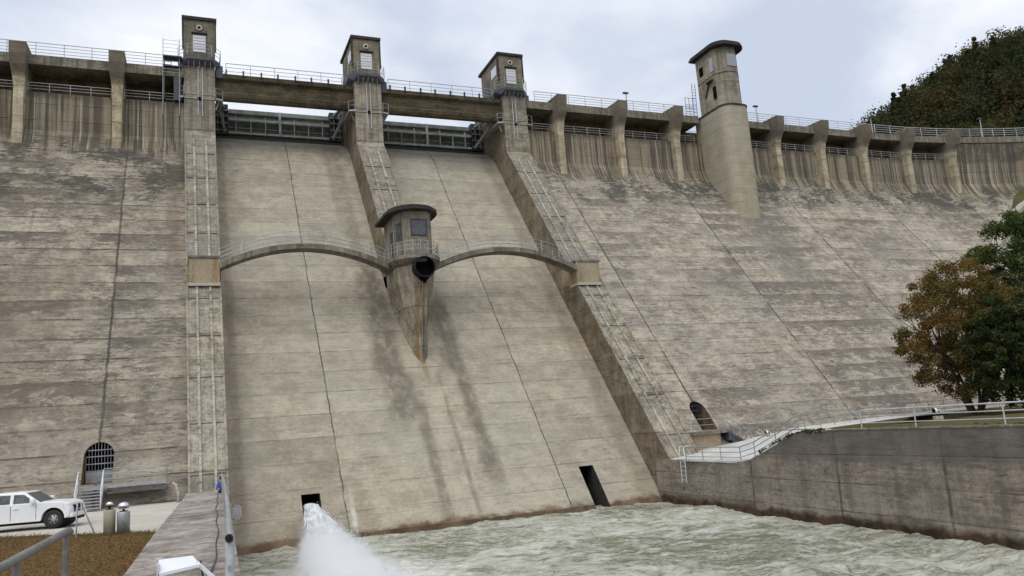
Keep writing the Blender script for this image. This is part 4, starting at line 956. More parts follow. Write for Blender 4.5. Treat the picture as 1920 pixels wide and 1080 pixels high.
# floodlights on the right bank
def floodlight(loc, label, first=None, rz=0):
    if first: return dup(first, loc, label, rotz=rz)
    t_ = thing('floodlight', label, 'floodlight', loc, 'white floodlights on the right bank', rz)
    mb = MB(); mb.box(-.22, .22, -.16, .16, -.15, .06); mb.build('base', 'ped', t_, bevel=.02)
    mb = MB(); mb.lathe([(.05, 0), (.16, .03), (.20, .16), (.19, .2)], (0, 0, .34), 14, 'x'); mb.box(-.10, .02, -.16, .16, .28, .42); mb.build('housing', 'white', t_)
    mb = MB(); mb.lathe([(.001, 0), (.18, .0)], (.205, 0, .34), 14, 'x'); mb.build('lens', 'black', t_)
    mb = MB(); mb.beam((0, -.2, .06), (0, -.2, .36), .05, .03); mb.beam((0, .2, .06), (0, .2, .36), .05, .03); mb.build('yoke', 'black', t_)
    return t_
FL = floodlight((38.6, 47.0, 3.35), 'small white floodlight at the dam foot right of the stairs', rz=PI*.9)
floodlight((39.2, 33.2, 4.28), 'small white floodlight on a block in front of the autumn tree', FL, PI*.9)

# ------------------------------------------------------------------ left foreground things
# lamp pedestals by the gravel
def pedestal(loc, rad, h, label, mat, headr):
    t_ = thing('lamp_pedestal', label, 'lamp pedestal', loc, 'lamp pedestals on the gravel edge')
    mb = MB(); mb.lathe([(.001, 0), (rad, 0), (rad, h), (rad*.95, h+.02), (.001, h+.02)], (0, 0, 0), 20); mb.build('pedestal', mat, t_)
    mb = MB(); mb.box(-.04, .04, -.03, .03, h+.02, h+.14); mb.box(-rad*.6, rad*.6, -.05, .05, h+.02, h+.05); mb.build('bracket', 'black', t_)
    mb = MB(); mb.lathe([(.001, -headr*.5), (headr*.75, -headr*.4), (headr, 0), (headr*.8, headr*.5), (headr*.3, headr*.72), (.001, headr*.75)], (0, 0, h+.2), 18); mb.build('lamp_head', 'chrome', t_)
    mb = MB(); mb.lathe([(.001, -.03), (headr*.9, -.03), (headr*.85, -.01)], (0, 0, h+.17), 16); mb.build('rim', 'black', t_)
    return t_
pedestal((-2.58, 31.9, 2.9), .19, .80, 'beige concrete pedestal topped by a small round chrome lamp', 'ped', .13)
pedestal((-2.13, 31.8, 2.9), .21, .70, 'grey metal pedestal topped by a wide flat chrome lamp', 'galv', .2)
t_ = thing('hoop_barrier', 'thin bent-pipe hoop barrier on the gravel edge behind the white pickup nose', 'barrier', (-3.55, 31.5, 2.9))
mb = MB(); mb.tube([(0, 0, 0), (0, 0, .98), (.18, .1, 1.0), (.55, .35, 0)], .028, 6); mb.build('hoop', 'galv', t_)

# pickup truck, real size then scaled
def truck(loc, rotz, s_):
    t_ = thing('pickup_truck', 'white double-cab pickup truck parked on the gravel with its nose to the right', 'pickup truck', loc, None, rotz)
    t_.scale = (s_, s_, s_)
    HW = .92
    # lower body side profile (x forward, z up); wheels at x = 1.6 and -1.6
    def arch(cx, rr=.47, z=.42, n=10): return [(cx+rr*math.cos(a), z+rr*math.sin(a)) for a in [PI*k/n for k in range(n+1)]]
    nose_ = lambda x: x if x < 2.07 else 2.07+(x-2.07)*.42
    low = [(2.27, .48), (2.10, .40)]+[p for p in arch(1.6)]+[(1.1, .36), (-1.1, .36)]+[p for p in arch(-1.6)]+[(-2.6, .45), (-2.66, .62), (-2.66, 1.16), (-1.25, 1.18), (1.0, 1.14), (1.25, 1.15), (2.0, 1.10), (2.20, 1.01), (2.30, .76), (2.30, .55)]
    mb = MB(); n = len(low); vs_ = []
    ring = []
    for (yy, ins) in ((-HW, 0), (-HW*.99, 0), (HW*.99, 0), (HW, 0)):
        pass
    secs = [(-HW+.10, .0, 1.0), (-HW, .0, .97), (HW, .0, .97), (HW-.10, .0, 1.0)]
    bm = bmesh.new()
    def hullside(y, sc_z):
        o = []
        for (x, z) in low:
            zz_ = z if z < .85 else .85+(z-.85)*sc_z
            xx = x if abs(x) < 2.1 else math.copysign(2.1+(abs(x)-2.1)*(.72 if abs(y) > .85 else 1.0), x)
            o.append((xx, y, zz_))
        return o
    rows = [hullside(-HW+.0, .86), hullside(-HW+.12, 1.0), hullside(-.4, 1.06), hullside(.4, 1.06), hullside(HW-.12, 1.0), hullside(HW, .86)]
    vs_ = [p for row in rows for p in row]; fs = []
    for i in range(len(rows)-1):
        for k in range(n): fs.append((i*n+k, i*n+(k+1) % n, (i+1)*n+(k+1) % n, (i+1)*n+k))
    mb.add(vs_, fs); mb.add(rows[0], [tuple(range(n))]); mb.add(rows[-1], [tuple(range(n))])
    body = mb.build('body', 'car', t_, bevel=.03)
    # cabin
    cab0 = [(1.08, 1.10), (.36, 1.62), (-.95, 1.63), (-1.25, 1.55), (-1.38, 1.10)]
    vs_ = []
    for sgn in (-1, 1):
        for (x, z) in cab0: vs_.append((x, sgn*(HW-.04-(z-1.1)*.26), z))
    n = 5; mb = MB(); mb.add(vs_, [(i, (i+1) % n, n+(i+1) % n, n+i) for i in range(n)]+[tuple(range(n)), tuple(range(n, 2*n))[::-1]]); cabin = mb.build('cabin', 'car', t_, bevel=.05)
    def side_win(pts, nm):
        for sgn in (-1, 1):
            mb = MB(); a = [(x, sgn*(HW-.03-(z-1.1)*.26), z) for x, z in pts]; b_ = [(x, sgn*(HW-.10-(z-1.1)*.26), z) for x, z in pts]; m_ = len(pts)
            mb.add(a+b_, [tuple(range(m_)), tuple(range(m_, 2*m_))[::-1]]+[(i, (i+1) % m_, m_+(i+1) % m_, m_+i) for i in range(m_)]); mb.build(nm, 'glass', cabin)
    side_win([(.86, 1.16), (.38, 1.51), (-.02, 1.53), (-.02, 1.16)], 'side_window')
    side_win([(-.16, 1.16), (-.16, 1.53), (-.88, 1.55), (-1.0, 1.50), (-1.1, 1.16)], 'side_window')
    mb = MB(); mb.add([(1.04, -.74, 1.16), (1.04, .74, 1.16), (.46, .62, 1.58), (.46, -.62, 1.58), (1.0, -.74, 1.10), (1.0, .74, 1.10), (.45, .62, 1.53), (.45, -.62, 1.53)],
        [(0, 1, 2, 3), (4, 7, 6, 5), (0, 4, 5, 1), (1, 5, 6, 2), (2, 6, 7, 3), (3, 7, 4, 0)]); mb.build('windscreen', 'glass', cabin)
    for sgn in (-1, 1):
        mb = MB(); mb.box(.72, .92, min(sgn*.93, sgn*1.12), max(sgn*.93, sgn*1.12), 1.14, 1.32); mb.build('wing_mirror', 'car' if sgn < 0 else 'car', t_, bevel=.03)
        for x in (.92, -.09, -1.16):
            mb = MB(); mb.box(x-.008, x+.008, min(sgn*(HW-.01), sgn*(HW+.006)), max(sgn*(HW-.01), sgn*(HW+.006)), .45, 1.05); mb.build('door_seam', 'black', body)
        for x in (.12, -1.0):
            mb = MB(); mb.box(x-.1, x+.1, min(sgn*HW, sgn*(HW+.035)), max(sgn*HW, sgn*(HW+.035)), .93, .97); mb.build('door_handle', 'car', body)
        mb = MB(); mb.add([(2.02, sgn*.885, .80), (2.22, sgn*.66, .78), (2.18, sgn*.66, .98), (1.98, sgn*.885, 1.0), (2.05, sgn*.94, .80), (2.33, sgn*.66, .78), (2.25, sgn*.66, .97), (2.0, sgn*.935, .99)],
            [(4, 5, 6, 7), (0, 1, 5, 4), (1, 2, 6, 5), (2, 3, 7, 6), (3, 0, 4, 7)]); mb.build('headlight', 'lamp_glass', t_)
        for x in (1.6, -1.6):
            w_ = MB(); prof = [(.22, -.11), (.34, -.12), (.385, -.09), (.39, 0), (.385, .09), (.34, .12), (.22, .11)]
            w_.lathe(prof, (x, sgn*.80, .39), 28, 'y'); wheel = w_.build('wheel', 'tyre', t_)
            w_ = MB(); w_.lathe([(.001, sgn*.06), (.07, sgn*.09), (.09, sgn*.05), (.23, sgn*.09), (.24, sgn*.05), (.24, -sgn*.05)], (x, sgn*.80, .39), 20, 'y')
            w_.build('rim', 'rim', wheel)
            for k in range(6):
                w_ = MB(); a = PI*k/3+.3; w_.box(x+.15*math.cos(a)-.028, x+.15*math.cos(a)+.028, sgn*.80+min(sgn*.06, sgn*.094), sgn*.80+max(sgn*.06, sgn*.094), .39+.15*math.sin(a)-.028, .39+.15*math.sin(a)+.028)
                w_.build('rim_slot', 'black', wheel)
    mb = MB(); mb.box(2.2, 2.325, -.5, .5, .62, .92); g_ = mb.build('grille', 'black', t_, bevel=.02)
    for x in (-.25, .25): mb = MB(); mb.box(2.31, 2.35, x-.06, x+.06, .62, .92); mb.build('grille_bar', 'car', g_)
    mb = MB(); mb.box(2.12, 2.38, -.86, .86, .40, .58); mb.build('bumper', 'car', t_, bevel=.05)
    mb = MB(); mb.box(2.0, 2.33, -.7, .7, .28, .398); mb.build('skid_plate', 'black', t_)
    mb = MB(); mb.box(-1.5, 1.5, -.78, .78, .25, .45); mb.build('underbody', 'black', t_)
    for x in (1.6, -1.6):
        mb = MB(); mb.lathe([(.001, -.7), (.46, -.7), (.46, .7), (.001, .7)], (x, 0, .43), 18, 'y'); mb.build('wheel_well', 'black', t_)
    return t_
truck((-6.27, 38.3, 2.90), R(-13), .92)

# quay railing seen end-on, near post with dark pipe end
t_ = thing('quay_railing', 'grey tubular railing along the water edge of the quay wall, open pipe end facing us', 'railing', (0, 0, 3.3))
ya, yb = 13.4, 44.4
XR = lambda y: float(edgeL(y))-.17
for hh, rr in ((.90, .055), (.48, .035)):
    mb = MB(); mb.tube([(XR(ya), ya, hh), (XR(20), 20, hh), (XR(31), 31, hh), (XR(yb), yb, hh)], rr, 10); mb.build('rail', 'galv', t_)
mb = MB(); mb.lathe([(.001, 0), (.046, 0)], (XR(ya)+.0, ya-.004, .90), 14, 'y'); mb.lathe([(.05, 0), (.062, 0), (.062, .16), (.056, .16)], (XR(ya), ya-.01, .90), 14, 'y'); mb.build('pipe_end', 'black', t_)
for k, y in enumerate(np.linspace(ya+.12, yb, 13)):
    mb = MB(); mb.tube([(XR(y), y, 0), (XR(y), y, .86)], .07 if k == 0 else .04, 10); mb.build('post', 'galv_pale' if k == 0 else 'galv', t_)
# small framed grating hung outside the wall
t_ = thing('framed_panel', 'small square framed panel fixed outside the quay railing above the water', 'panel', (1.6, 31.6, 3.2))
mb = MB(); mb.box(-.13, -.09, -.02, .02, -.24, .26); mb.box(.13, .17, -.02, .02, -.24, .26); mb.box(-.13, .17, -.02, .02, .22, .26); mb.box(-.13, .17, -.02, .02, -.24, -.2); mb.build('frame', 'lip', t_)
mb = MB(); mb.box(-.09, .13, -.005, .01, -.2, .22); mb.build('panel', 'galv', t_)
mb = MB(); mb.beam((-.13, 0, .2), (-.42, .3, .55), .03, .03); mb.build('stay', 'galv', t_)
# white sheet metal hood on bent frame
t_ = thing('metal_hood', 'white sheet-metal hood with slanting edge lying on the near quay wall', 'hood', (-.2, 12.6, 3.3))
Y0 = 0.0
mb = MB(); mb.add([(-.20, .12, .80), (.24, .12, .80), (.34, -.10, .70), (-.20, -.10, .64), (-.20, .12, .77), (.24, .12, .77), (.34, -.10, .66), (-.20, -.10, .60)],
    [(0, 1, 2, 3), (7, 6, 5, 4), (0, 4, 5, 1), (1, 5, 6, 2), (2, 6, 7, 3), (3, 7, 4, 0)]); mb.build('top_sheet', 'white', t_)
mb = MB(); mb.beam((.29, -.02, .72), (.80, -.12, .20), .10, .035); mb.build('side_sheet', 'white', t_)
mb = MB(); mb.box(-.22, -.19, -.10, .12, 0, .76); mb.build('side_panel', 'galv_pale', t_)
mb = MB(); mb.beam((.78, -.12, .22), (.80, -.12, 0), .08, .03); mb.build('leg', 'galv', t_)
# cable
pts = [(.12, 12.9, 3.99), (.2, 13.3, 3.4), (.25, 14.2, 3.33), (.42, 17, 3.33), (.66, 22, 3.33), (.82, 28, 3.33), (.98, 34, 3.33), (1.22, 40, 3.33), (1.3, 43.5, 3.33)]
sm = []
for i in range(len(pts)-1):
    for k in range(5): q = k/5; sm.append(tuple(pts[i][j]*(1-q)+pts[i+1][j]*q for j in range(3)))
mb = MB(); mb.tube([(x+.03*math.sin(y*1.1), y, z) for x, y, z in sm], .014, 6); tag(mb.build('cable', 'cable'), 'dark cable trailing along the quay wall top from the white hood', 'cable')
# near handrail, bottom left
t_ = thing('foreground_railing', 'close grey pipe handrail at the bottom left corner above the brown turf', 'railing', (0, 0, 0))
A0 = Vector((-1.62, 4.0, 4.8)); A1 = Vector((-1.36, 7.48, 4.8)); A2 = Vector((-1.255, 10.6, 4.8))
mb = MB(); mb.tube([A0, A1, A2-Vector((0, .12, 0)), A2-Vector((0, .0, .03))], .038, 12); mb.build('top_rail', 'old_pipe', t_)
mb = MB(); mb.tube([A0-Vector((0, 0, .55)), A1-Vector((0, 0, .55)), A2-Vector((0, .25, .55))], .035, 10); mb.build('mid_rail', 'old_pipe', t_)
for y in (5.3, 8.0, 10.32):
    x = float(np.interp(y, [4, 7.48, 10.6], [-1.62, -1.36, -1.255])); mb = MB(); mb.tube([(x, y, 2.85+.9*max(0, min(1, (14-y)/7))-.1), (x, y, 4.77)], .034, 10); mb.build('post', 'old_pipe', t_)

# ------------------------------------------------------------------ person sitting at the far end of the quay wall
def skin_body(verts, edges, name, mat, parent, sub=2):
    me = bpy.data.meshes.new(name); me.from_pydata([v[:3] for v in verts], edges, []); me.update()
    o = bpy.data.objects.new(name+'_src', me); COL.objects.link(o)
    md = o.modifiers.new('skin', 'SKIN'); md.use_smooth_shade = True
    for i, v in enumerate(verts):
        rr = v[3] if isinstance(v[3], tuple) else (v[3], v[3]); me.skin_vertices[0].data[i].radius = rr
    me.skin_vertices[0].data[0].use_root = True
    sb = o.modifiers.new('sub', 'SUBSURF'); sb.levels = sub; sb.render_levels = sub
    dg = bpy.context.evaluated_depsgraph_get(); dg.update()
    m2 = bpy.data.meshes.new_from_object(o.evaluated_get(dg)); m2.name = name
    bpy.data.objects.remove(o); m2.materials.clear(); m2.materials.append(MAT[mat])
    q = bpy.data.objects.new(name, m2); COL.objects.link(q); q.parent = parent; return q
pr = thing('person', 'dark-haired person in blue jacket sitting at the far end of the quay wall', 'person', (1.36, 44.0, 3.3)); pr.scale = (.88, .88, .88)
# seated, facing +x (towards the water), leaning forward over the knees
V = [(0, 0, .14, (.16, .14)), (.02, 0, .30, (.15, .13)), (.06, 0, .48, (.17, .13)), (.12, 0, .60, (.15, .11)), (.15, 0, .66, .055), (.17, 0, .72, .055), (.20, 0, .82, (.088, .10)), (.21, 0, .90, (.07, .08)),
     (.10, -.19, .575, .065), (.14, -.24, .36, .05), (.34, -.16, .27, .04), (.41, -.13, .28, .035),
     (.10, .19, .575, .065), (.14, .24, .36, .05), (.34, .16, .27, .04), (.41, .13, .28, .035),
     (.10, -.10, .12, .10), (.42, -.12, .14, .075), (.45, -.12, -.25, .05), (.55, -.12, -.29, .035),
     (.10, .10, .12, .10), (.42, .12, .14, .075), (.45, .12, -.25, .05), (.55, .12, -.29, .035)]
E_ = [(0, 1), (1, 2), (2, 3), (3, 4), (4, 5), (5, 6), (6, 7), (3, 8), (8, 9), (9, 10), (10, 11), (3, 12), (12, 13), (13, 14), (14, 15), (0, 16), (16, 17), (17, 18), (18, 19), (0, 20), (20, 21), (21, 22), (22, 23)]
skin_body(V, E_, 'body', 'skin', pr)
Vj = [(0, 0, .16, (.175, .155)), (.02, 0, .30, (.165, .145)), (.06, 0, .48, (.185, .145)), (.12, 0, .60, (.16, .12)), (.14, 0, .655, (.07, .07)),
      (.10, -.19, .575, .08), (.14, -.245, .36, .065), (.33, -.165, .275, .052), (.10, .19, .575, .08), (.14, .245, .36, .065), (.33, .165, .275, .052)]
skin_body(Vj, [(0, 1), (1, 2), (2, 3), (3, 4), (3, 5), (5, 6), (6, 7), (3, 8), (8, 9), (9, 10)], 'jacket', 'shirt', pr)
Vt = [(0, 0, .12, (.18, .14)), (.10, -.10, .12, .115), (.42, -.12, .14, .09), (.45, -.12, -.2, .06), (.10, .10, .12, .115), (.42, .12, .14, .09), (.45, .12, -.2, .06)]
skin_body(Vt, [(0, 1), (1, 2), (2, 3), (0, 4), (4, 5), (5, 6)], 'trousers', 'trousers', pr)
mb = MB(); mb.lathe([(.001, .14), (.06, .125), (.10, .06), (.112, 0), (.10, -.07), (.06, -.10)], (.185, 0, .86), 14); mb.build('hair', 'hair', pr)
mb = MB()
for yy in (-.04, .04): mb.lathe([(.012, -.008), (.012, .008), (.001, .01)], (.285, yy, .845), 8, 'x')
mb.build('eye', 'black', pr)

# ------------------------------------------------------------------ vegetation
def leaf_mesh(name, centres, radii, per, size, mat, parent=None, squash=.8, seed=1, shell=.45):
    rg = np.random.default_rng(seed); N = len(centres)*per
    c = np.repeat(np.asarray(centres, float), per, 0); rad = np.repeat(np.asarray(radii, float), per)
    d_ = rg.normal(size=(N, 3)); d_ /= np.linalg.norm(d_, axis=1)[:, None]
    rr = rad*(shell+(1-shell)*rg.random(N)**.6)*(.8+.45*rg.random(N))
    p = c+d_*rr[:, None]*np.array([1, 1, squash])
    a = rg.normal(size=(N, 3)); a /= np.linalg.norm(a, axis=1)[:, None]
    b_ = np.cross(a, rg.normal(size=(N, 3))); b_ /= np.linalg.norm(b_, axis=1)[:, None]
    s1 = size*(.6+.8*rg.random(N))[:, None]; s2 = s1*(.45+.3*rg.random(N))[:, None]
    co = np.stack([p-a*s1, p+b_*s2, p+a*s1, p-b_*s2], 1).reshape(-1, 3).astype(np.float32)
    me = bpy.data.meshes.new(name); me.vertices.add(4*N); me.vertices.foreach_set('co', co.ravel())
    me.loops.add(4*N); me.loops.foreach_set('vertex_index', np.arange(4*N, dtype=np.int32))
    me.polygons.add(N); me.polygons.foreach_set('loop_start', np.arange(0, 4*N, 4, dtype=np.int32)); me.polygons.foreach_set('loop_total', np.full(N, 4, np.int32))
    me.update(calc_edges=True); me.materials.append(MAT[mat] if isinstance(mat, str) else mat)
    o = bpy.data.objects.new(name, me); COL.objects.link(o)
    if parent is not None: o.parent = parent
    return o
def tree(name, label, base, height, crown_r, mat, seed, per=300, ncl=70, size=.13, stems=3, low=.18, cat='tree', group=None, top=1.0, squash=.8, clr=.13):
    t_ = thing(name, label, cat, base, group); rg = random.Random(seed); tips = []; mb = MB()
    def branch(p, d_, L, rad, lev):
        pts = [p]; n = 4
        for k in range(n):
            d_ = (d_+Vector((rg.uniform(-.16, .16), rg.uniform(-.16, .16), rg.uniform(-.02, .12)))).normalized(); p = p+d_*L/n; pts.append(p)
        mb.tube(pts, [rad*(1-.6*k/n) for k in range(n+1)], 6 if lev < 2 else 4)
        if lev >= 3 or rad < .015: tips.append(p); return
        for k in range(3 if lev < 2 else 2):
            q = pts[rg.choice((2, 3, 4))]
            nd = (d_+Vector((rg.uniform(-.85, .85), rg.uniform(-.85, .85), rg.uniform(-.15, .45)))).normalized(); branch(q, nd, L*rg.uniform(.55, .78), rad*.5, lev+1)
        tips.append(p)
    for s_ in range(stems):
        a = 2*PI*s_/stems+rg.uniform(-.3, .3); branch(Vector((.25*math.cos(a), .25*math.sin(a), -.1)), Vector((.32*math.cos(a), .32*math.sin(a), 1)).normalized(), height*.42, height*.013, 0)
    mb.build('trunk', 'bark', t_, fixn=False)
    cs = []; rs_ = []
    zc = height*(low+1)/2; hz = height*(1-low)/2
    while len(cs) < ncl:
        v = Vector((rg.uniform(-1, 1), rg.uniform(-1, 1), rg.uniform(-1, 1)))
        if v.length > 1 or v.length < .25: continue
        wz = 1-.35*max(0, v.z)**2*top
        cs.append((v.x*crown_r*wz, v.y*crown_r*wz, zc+v.z*hz)); rs_.append(crown_r*rg.uniform(clr, clr*2.1))
    leaf_mesh('crown', cs, rs_, per, size, mat, t_, squash, seed, .25)
    return t_
tree('autumn_tree', 'bushy tree with brown autumn leaves and several stems standing on the right bank', (48.4, 38.0, 4.05), 10.4, 4.3, 'leaf_autumn', 3, 200, 270, .078, 6, .10, clr=.085)
tree('green_tree', 'tall dark green leafy tree at the right edge behind the autumn tree', (54.9, 37.0, 4.2), 13.6, 5.4, 'leaf_green', 5, 230, 300, .095, 3, .1, clr=.07)
tree('dark_tree', 'dense dark tree low at the right edge under the green tree', (46.9, 33.0, 4.1), 7.4, 3.4, 'leaf_dark', 9, 220, 220, .085, 4, .02, clr=.07)
# abutment steps where the dam face meets the slope
t_ = thing('abutment_stair', 'narrow concrete stair with dark handrail climbing the right abutment along the dam face', 'stair', (0, 0, 0))
ab = [(84.5, 20.2), (86.5, 21.6), (90, 24.0), (95, 26.8), (100, 29.4), (104, 31.2)]
pts = [Vector((x, fy(z)+gx(x)-.5 if z < 29.5 else WALLY+gx(x)-.6, z)) for x, z in ab]
mb = MB()
for a_, b_ in zip(pts[:-1], pts[1:]): mb.beam(a_, b_, 1.0, .5)
mb.build('stair_flight', 'lip', t_)
mb = MB(); mb.tube([p+Vector((-.2, -.4, 1.2)) for p in pts], .05, 5)
for p in pts: mb.tube([p+Vector((-.2, -.4, 0)), p+Vector((-.2, -.4, 1.2))], .05, 5)
mb.build('handrail', 'steel_dark', t_)
cs = []; rs_ = []
for _k in range(9000):
    if len(cs) > 900: break
    x = random.uniform(62, 118); y = random.uniform(20, 68); z = float(right_z(np.array([x]), np.array([y]))[0])
    if z < 4.6 or y > fy(z)+gx(x)-1.2: continue
    cs.append((x, y, z+.3)); rs_.append(random.uniform(.6, 1.4))
o = leaf_mesh('brushwood', cs, rs_, 90, .12, 'leaf_green', None, .8, 14); o['kind'] = 'stuff'; tag(o, 'low green brush covering the right abutment slope below the crest', 'brush')
# moss and grass over the wall top edge
cs = []; rs_ = []
for k in range(90):
    y = random.uniform(31.0, 36.2); cs.append((float(wallx(y))+random.uniform(.0, .5), y, float(topz(y))+random.uniform(-.02, .1))); rs_.append(random.uniform(.08, .2))
for k in range(180):
    y = random.uniform(12, 31); x = float(wallx(y))+random.uniform(.6, 4.5); cs.append((x, y, 4.1)); rs_.append(random.uniform(.05, .15))
o = leaf_mesh('ground_cover', cs, rs_, 40, .05, 'leaf_moss', None, .5, 4); o['kind'] = 'stuff'; tag(o, 'mossy green growth spilling over the top edge of the right retaining wall', 'moss')
# dry grass and leaf litter on the near turf
cs = []; rs_ = []
for k in range(15000):
    x = random.uniform(-9, -.95); y = random.uniform(15, 37)
    if y+.86*x > 30.2 or x > float(edgeLL(y))-.05: continue
    cs.append((x, y, 2.92)); rs_.append(random.uniform(.05, .30))
o = leaf_mesh('leaf_litter', cs, rs_, 4, .020, leafmat('dry_turf_blades', ((.13, .07, .026), (.19, .115, .046), (.11, .09, .03)), 1.0), None, .35, 6); o['kind'] = 'stuff'; tag(o, 'brown leaf litter and dry grass on the turf by the quay wall', 'leaf litter')

# hill behind the dam
def hill_z(X, Y):
    Pz = np.interp(X, [100, 118, 171, 185, 205, 222, 240, 300, 420], [31, 40, 73, 83, 95, 104, 110, 134, 150])
    k = np.clip((Y-84)/(150-84), 0, 1); k = k*k*(3-2*k)*.35+k*.65
    z = 31+(Pz-31)*k-np.clip(Y-150, 0, 400)*.35
    return z+5*(fbm(X*.02, Y*.02)-.5)*k
struct(grid('hill', np.arange(92, 420, 6.0), np.arange(82, 300, 6.0), hill_z, 'bank'))
rg = np.random.default_rng(3); cs = []; rs_ = []
while len(cs) < 2300:
    x = rg.uniform(98, 290); y = rg.uniform(86, 172)
    if y > x*1.02+6 or x > y*1.9+20: continue
    z = float(hill_z(np.array([x]), np.array([y]))[0])
    if z < 33.5: continue
    rr = rg.uniform(1.1, 4.0); cs.append((x, y, z+rr*.75+rg.uniform(0, 2.6))); rs_.append(rr)
for _k in range(170):
    x = rg.uniform(100, 285); y = rg.uniform(90, 168)
    if y > x*1.02+6: continue
    z = float(hill_z(np.array([x]), np.array([y]))[0]); hh = rg.uniform(5, 9)
    if z < 33.5: continue
    for q in range(6): cs.append((x, y, z+1+hh*q/5)); rs_.append(1.9*(1-q/6.2)+.15)
o = leaf_mesh('hillside_forest', cs, rs_, 150, .34, 'leaf_hill', None, 1.05, 8, .55); o['kind'] = 'stuff'; tag(o, 'dark green and rusty autumn forest covering the hill behind the right end of the dam', 'forest')

# ------------------------------------------------------------------ the water jet
def jet_core():
    mb = MB(); n = 22; steps = 34; rings = []
    for i in range(steps+1):
        s_ = i/steps; y = 49.75-17.5*s_; z = 1.72-2.1*s_**1.25; x = 6.67-1.0*s_
        rx = .42+1.0*s_**1.2; rz = .20+.5*s_
        ring = []
        for k in range(n):
            a = 2*PI*k/n; p = Vector((x+rx*math.cos(a), y, z+rz*math.sin(a)))
            w = mnoise.fractal(Vector((p.x*1.5, p.y*.6, p.z*1.5)), 1.0, 2.0, 5)
            q = 1+w*(.18+.5*s_); ring.append((x+rx*q*math.cos(a), y, z+rz*q*math.sin(a)))
        rings.append(ring)
    vs_ = [p for g_ in rings for p in g_]
    mb.add(vs_, [(i*n+k, i*n+(k+1) % n, (i+1)*n+(k+1) % n, (i+1)*n+k) for i in range(steps) for k in range(n)], True)
    return mb
def jetmat():
    m, t, b = newmat('white_water'); P = t.pos()
    n = t.noise(P, 2.2, 8, .75, .5, (2.2, .35, 2.2)); t.l.new(t.mix(t.rng(n, .38, .60), (.50, .53, .56), (.90, .91, .92)), b.inputs['Base Color'])
    Y = t.sep(P)[1]; fade = t.rng(Y, 31.5, 40, .75, 0)
    al = t.rng(t.m('SUBTRACT', n, t.m('MULTIPLY', fade, .35)), .14, .40)
    t.l.new(al, b.inputs['Alpha']); set_b(b, rough=.8); t.l.new(t.bump(n, .2, .8), b.inputs['Normal']); return m
MAT['jet'] = jetmat()
jt = thing('water_jet', 'white jet of water bursting from the low outlet in the left spillway', 'water jet', (0, 0, 0))
jet_core().build('jet_core', 'jet', jt, fixn=False)
rj = random.Random(12); mb = MB()           # torn strands thrown clear of the core
for k in range(110):
    a = rj.uniform(0, 2*PI); s0 = rj.uniform(0, .75); L = rj.uniform(.06, .2); pts = []
    for q in range(7):
        s_ = s0+L*q/6; rx = .40+1.15*s_**1.2+.10*q/6; rz = .18+.62*s_
        pts.append((6.67-1.0*s_+rx*math.cos(a+.05*q), 49.75-17.5*s_, 1.72-2.1*s_**1.25+rz*math.sin(a+.05*q)+rj.uniform(-.03, .03)))
    w_ = rj.uniform(.012, .04); mb.tube(pts, [w_*.3, w_, w_*1.2, w_, w_*.8, w_*.5, w_*.2], 5)
o = mb.build('strands', 'jet', jt, fixn=False); o['kind'] = 'stuff'
# droplets thrown off the jet
rg = np.random.default_rng(5); N = 5200; s_ = rg.random(N)**.75
px = 6.67-1.0*s_+rg.normal(size=N)*(.25+1.0*s_**1.3); py = 49.5-19*s_+rg.normal(size=N)*.8*s_; pz = np.maximum(-.1, 1.75-2.0*s_**1.25+rg.normal(size=N)*(.12+.48*s_))
rad = .006+.016*rg.random(N)**2
vt = np.array([(1, 0, 0), (-1, 0, 0), (0, 1, 0), (0, -1, 0), (0, 0, 1), (0, 0, -1)], float); tri = np.array([(0, 2, 4), (2, 1, 4), (1, 3, 4), (3, 0, 4), (2, 0, 5), (1, 2, 5), (3, 1, 5), (0, 3, 5)])
co = (np.stack([px, py, pz], -1)[:, None, :]+vt[None]*rad[:, None, None]*np.array([1, 1.8, 1])).reshape(-1, 3); ti = (np.arange(N)[:, None, None]*6+tri[None]).reshape(-1, 3)
me = bpy.data.meshes.new('spray'); me.from_pydata(co.tolist(), [], ti.tolist()); me.materials.append(MAT['jet_drop'] if 'jet_drop' in MAT else simple('spray_droplets', (.85, .86, .87), .4, 0, .03))
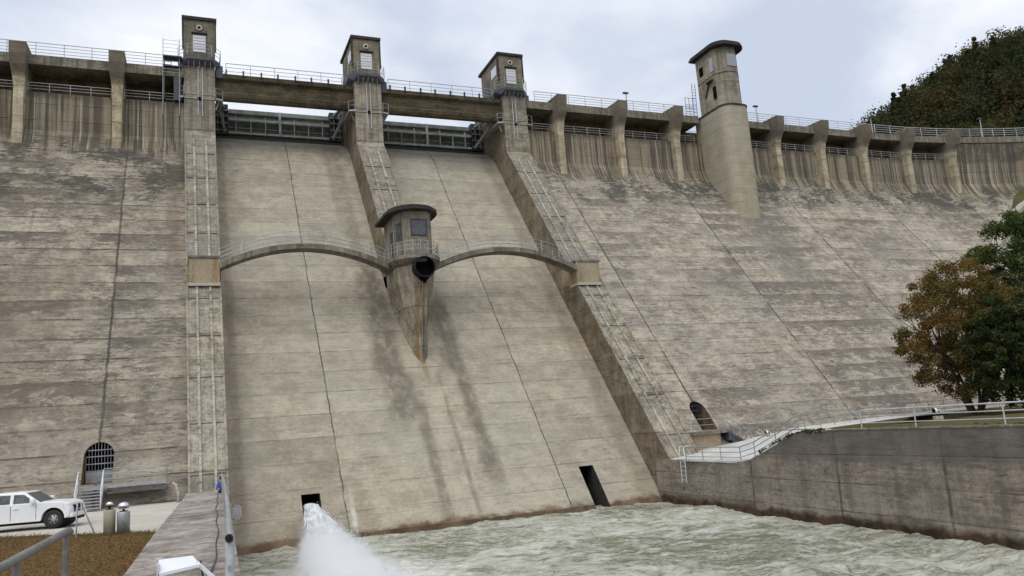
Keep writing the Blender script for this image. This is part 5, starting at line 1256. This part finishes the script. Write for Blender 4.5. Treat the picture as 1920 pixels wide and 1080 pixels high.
o = bpy.data.objects.new('spray', me); COL.objects.link(o); o.parent = jt; o['kind'] = 'stuff'
# mist
def mistmat():
    m = bpy.data.materials.new('water_mist'); m.use_nodes = True; t = NT(m.node_tree); t.n.remove(t.n['Principled BSDF'])
    v = t.n.new('ShaderNodeVolumePrincipled'); v.inputs['Color'].default_value = (.97, .975, .98, 1); v.inputs['Anisotropy'].default_value = .1
    P = t.pos(); X, Y, Z = t.sep(P)[:3]
    s1 = t.m('MAXIMUM', t.m('DIVIDE', t.m('SUBTRACT', 49.9, Y), 17.5), .0)
    cx = t.m('SUBTRACT', 6.67, t.m('MULTIPLY', s1, 1.1)); cz = t.m('SUBTRACT', 1.65, t.m('MULTIPLY', t.m('POWER', s1, 1.2), 1.65))
    rx = t.m('ADD', .36, t.m('MULTIPLY', t.m('POWER', s1, 1.3), 1.55)); rz = t.m('ADD', .16, t.m('MULTIPLY', t.m('POWER', s1, 1.3), .95))
    dd = t.m('SQRT', t.m('ADD', t.m('POWER', t.m('DIVIDE', t.m('SUBTRACT', X, cx), rx), 2.0), t.m('POWER', t.m('DIVIDE', t.m('SUBTRACT', Z, cz), rz), 2.0)))
    n = t.noise(P, 1.7, 7, .74, .6)
    dn = t.rng(t.m('ADD', dd, t.m('MULTIPLY', t.m('SUBTRACT', n, .5), 2.6)), .35, 1.15, 1, 0)
    endf = t.m('MULTIPLY', t.rng(s1, 1.05, 1.45, 1, 0), t.rng(s1, -.02, .06))
    t.l.new(t.m('MULTIPLY', t.m('MULTIPLY', dn, endf), t.rng(s1, .05, .6, 1.4, 4.2)), v.inputs['Density'])
    out = [x for x in t.n if x.type == 'OUTPUT_MATERIAL'][0]; t.l.new(v.outputs[0], out.inputs['Volume']); return m
mb = MB(); mb.box(1.9, 10.8, 23.5, 49.7, -.35, 3.4); mo = mb.build('mist', mistmat(), jt); mo['kind'] = 'stuff'
sc.cycles.volume_bounces = 8; sc.cycles.max_bounces = 12; sc.cycles.volume_step_rate = 1.0; sc.cycles.volume_max_steps = 128
sc.cycles.transparent_max_bounces = 12
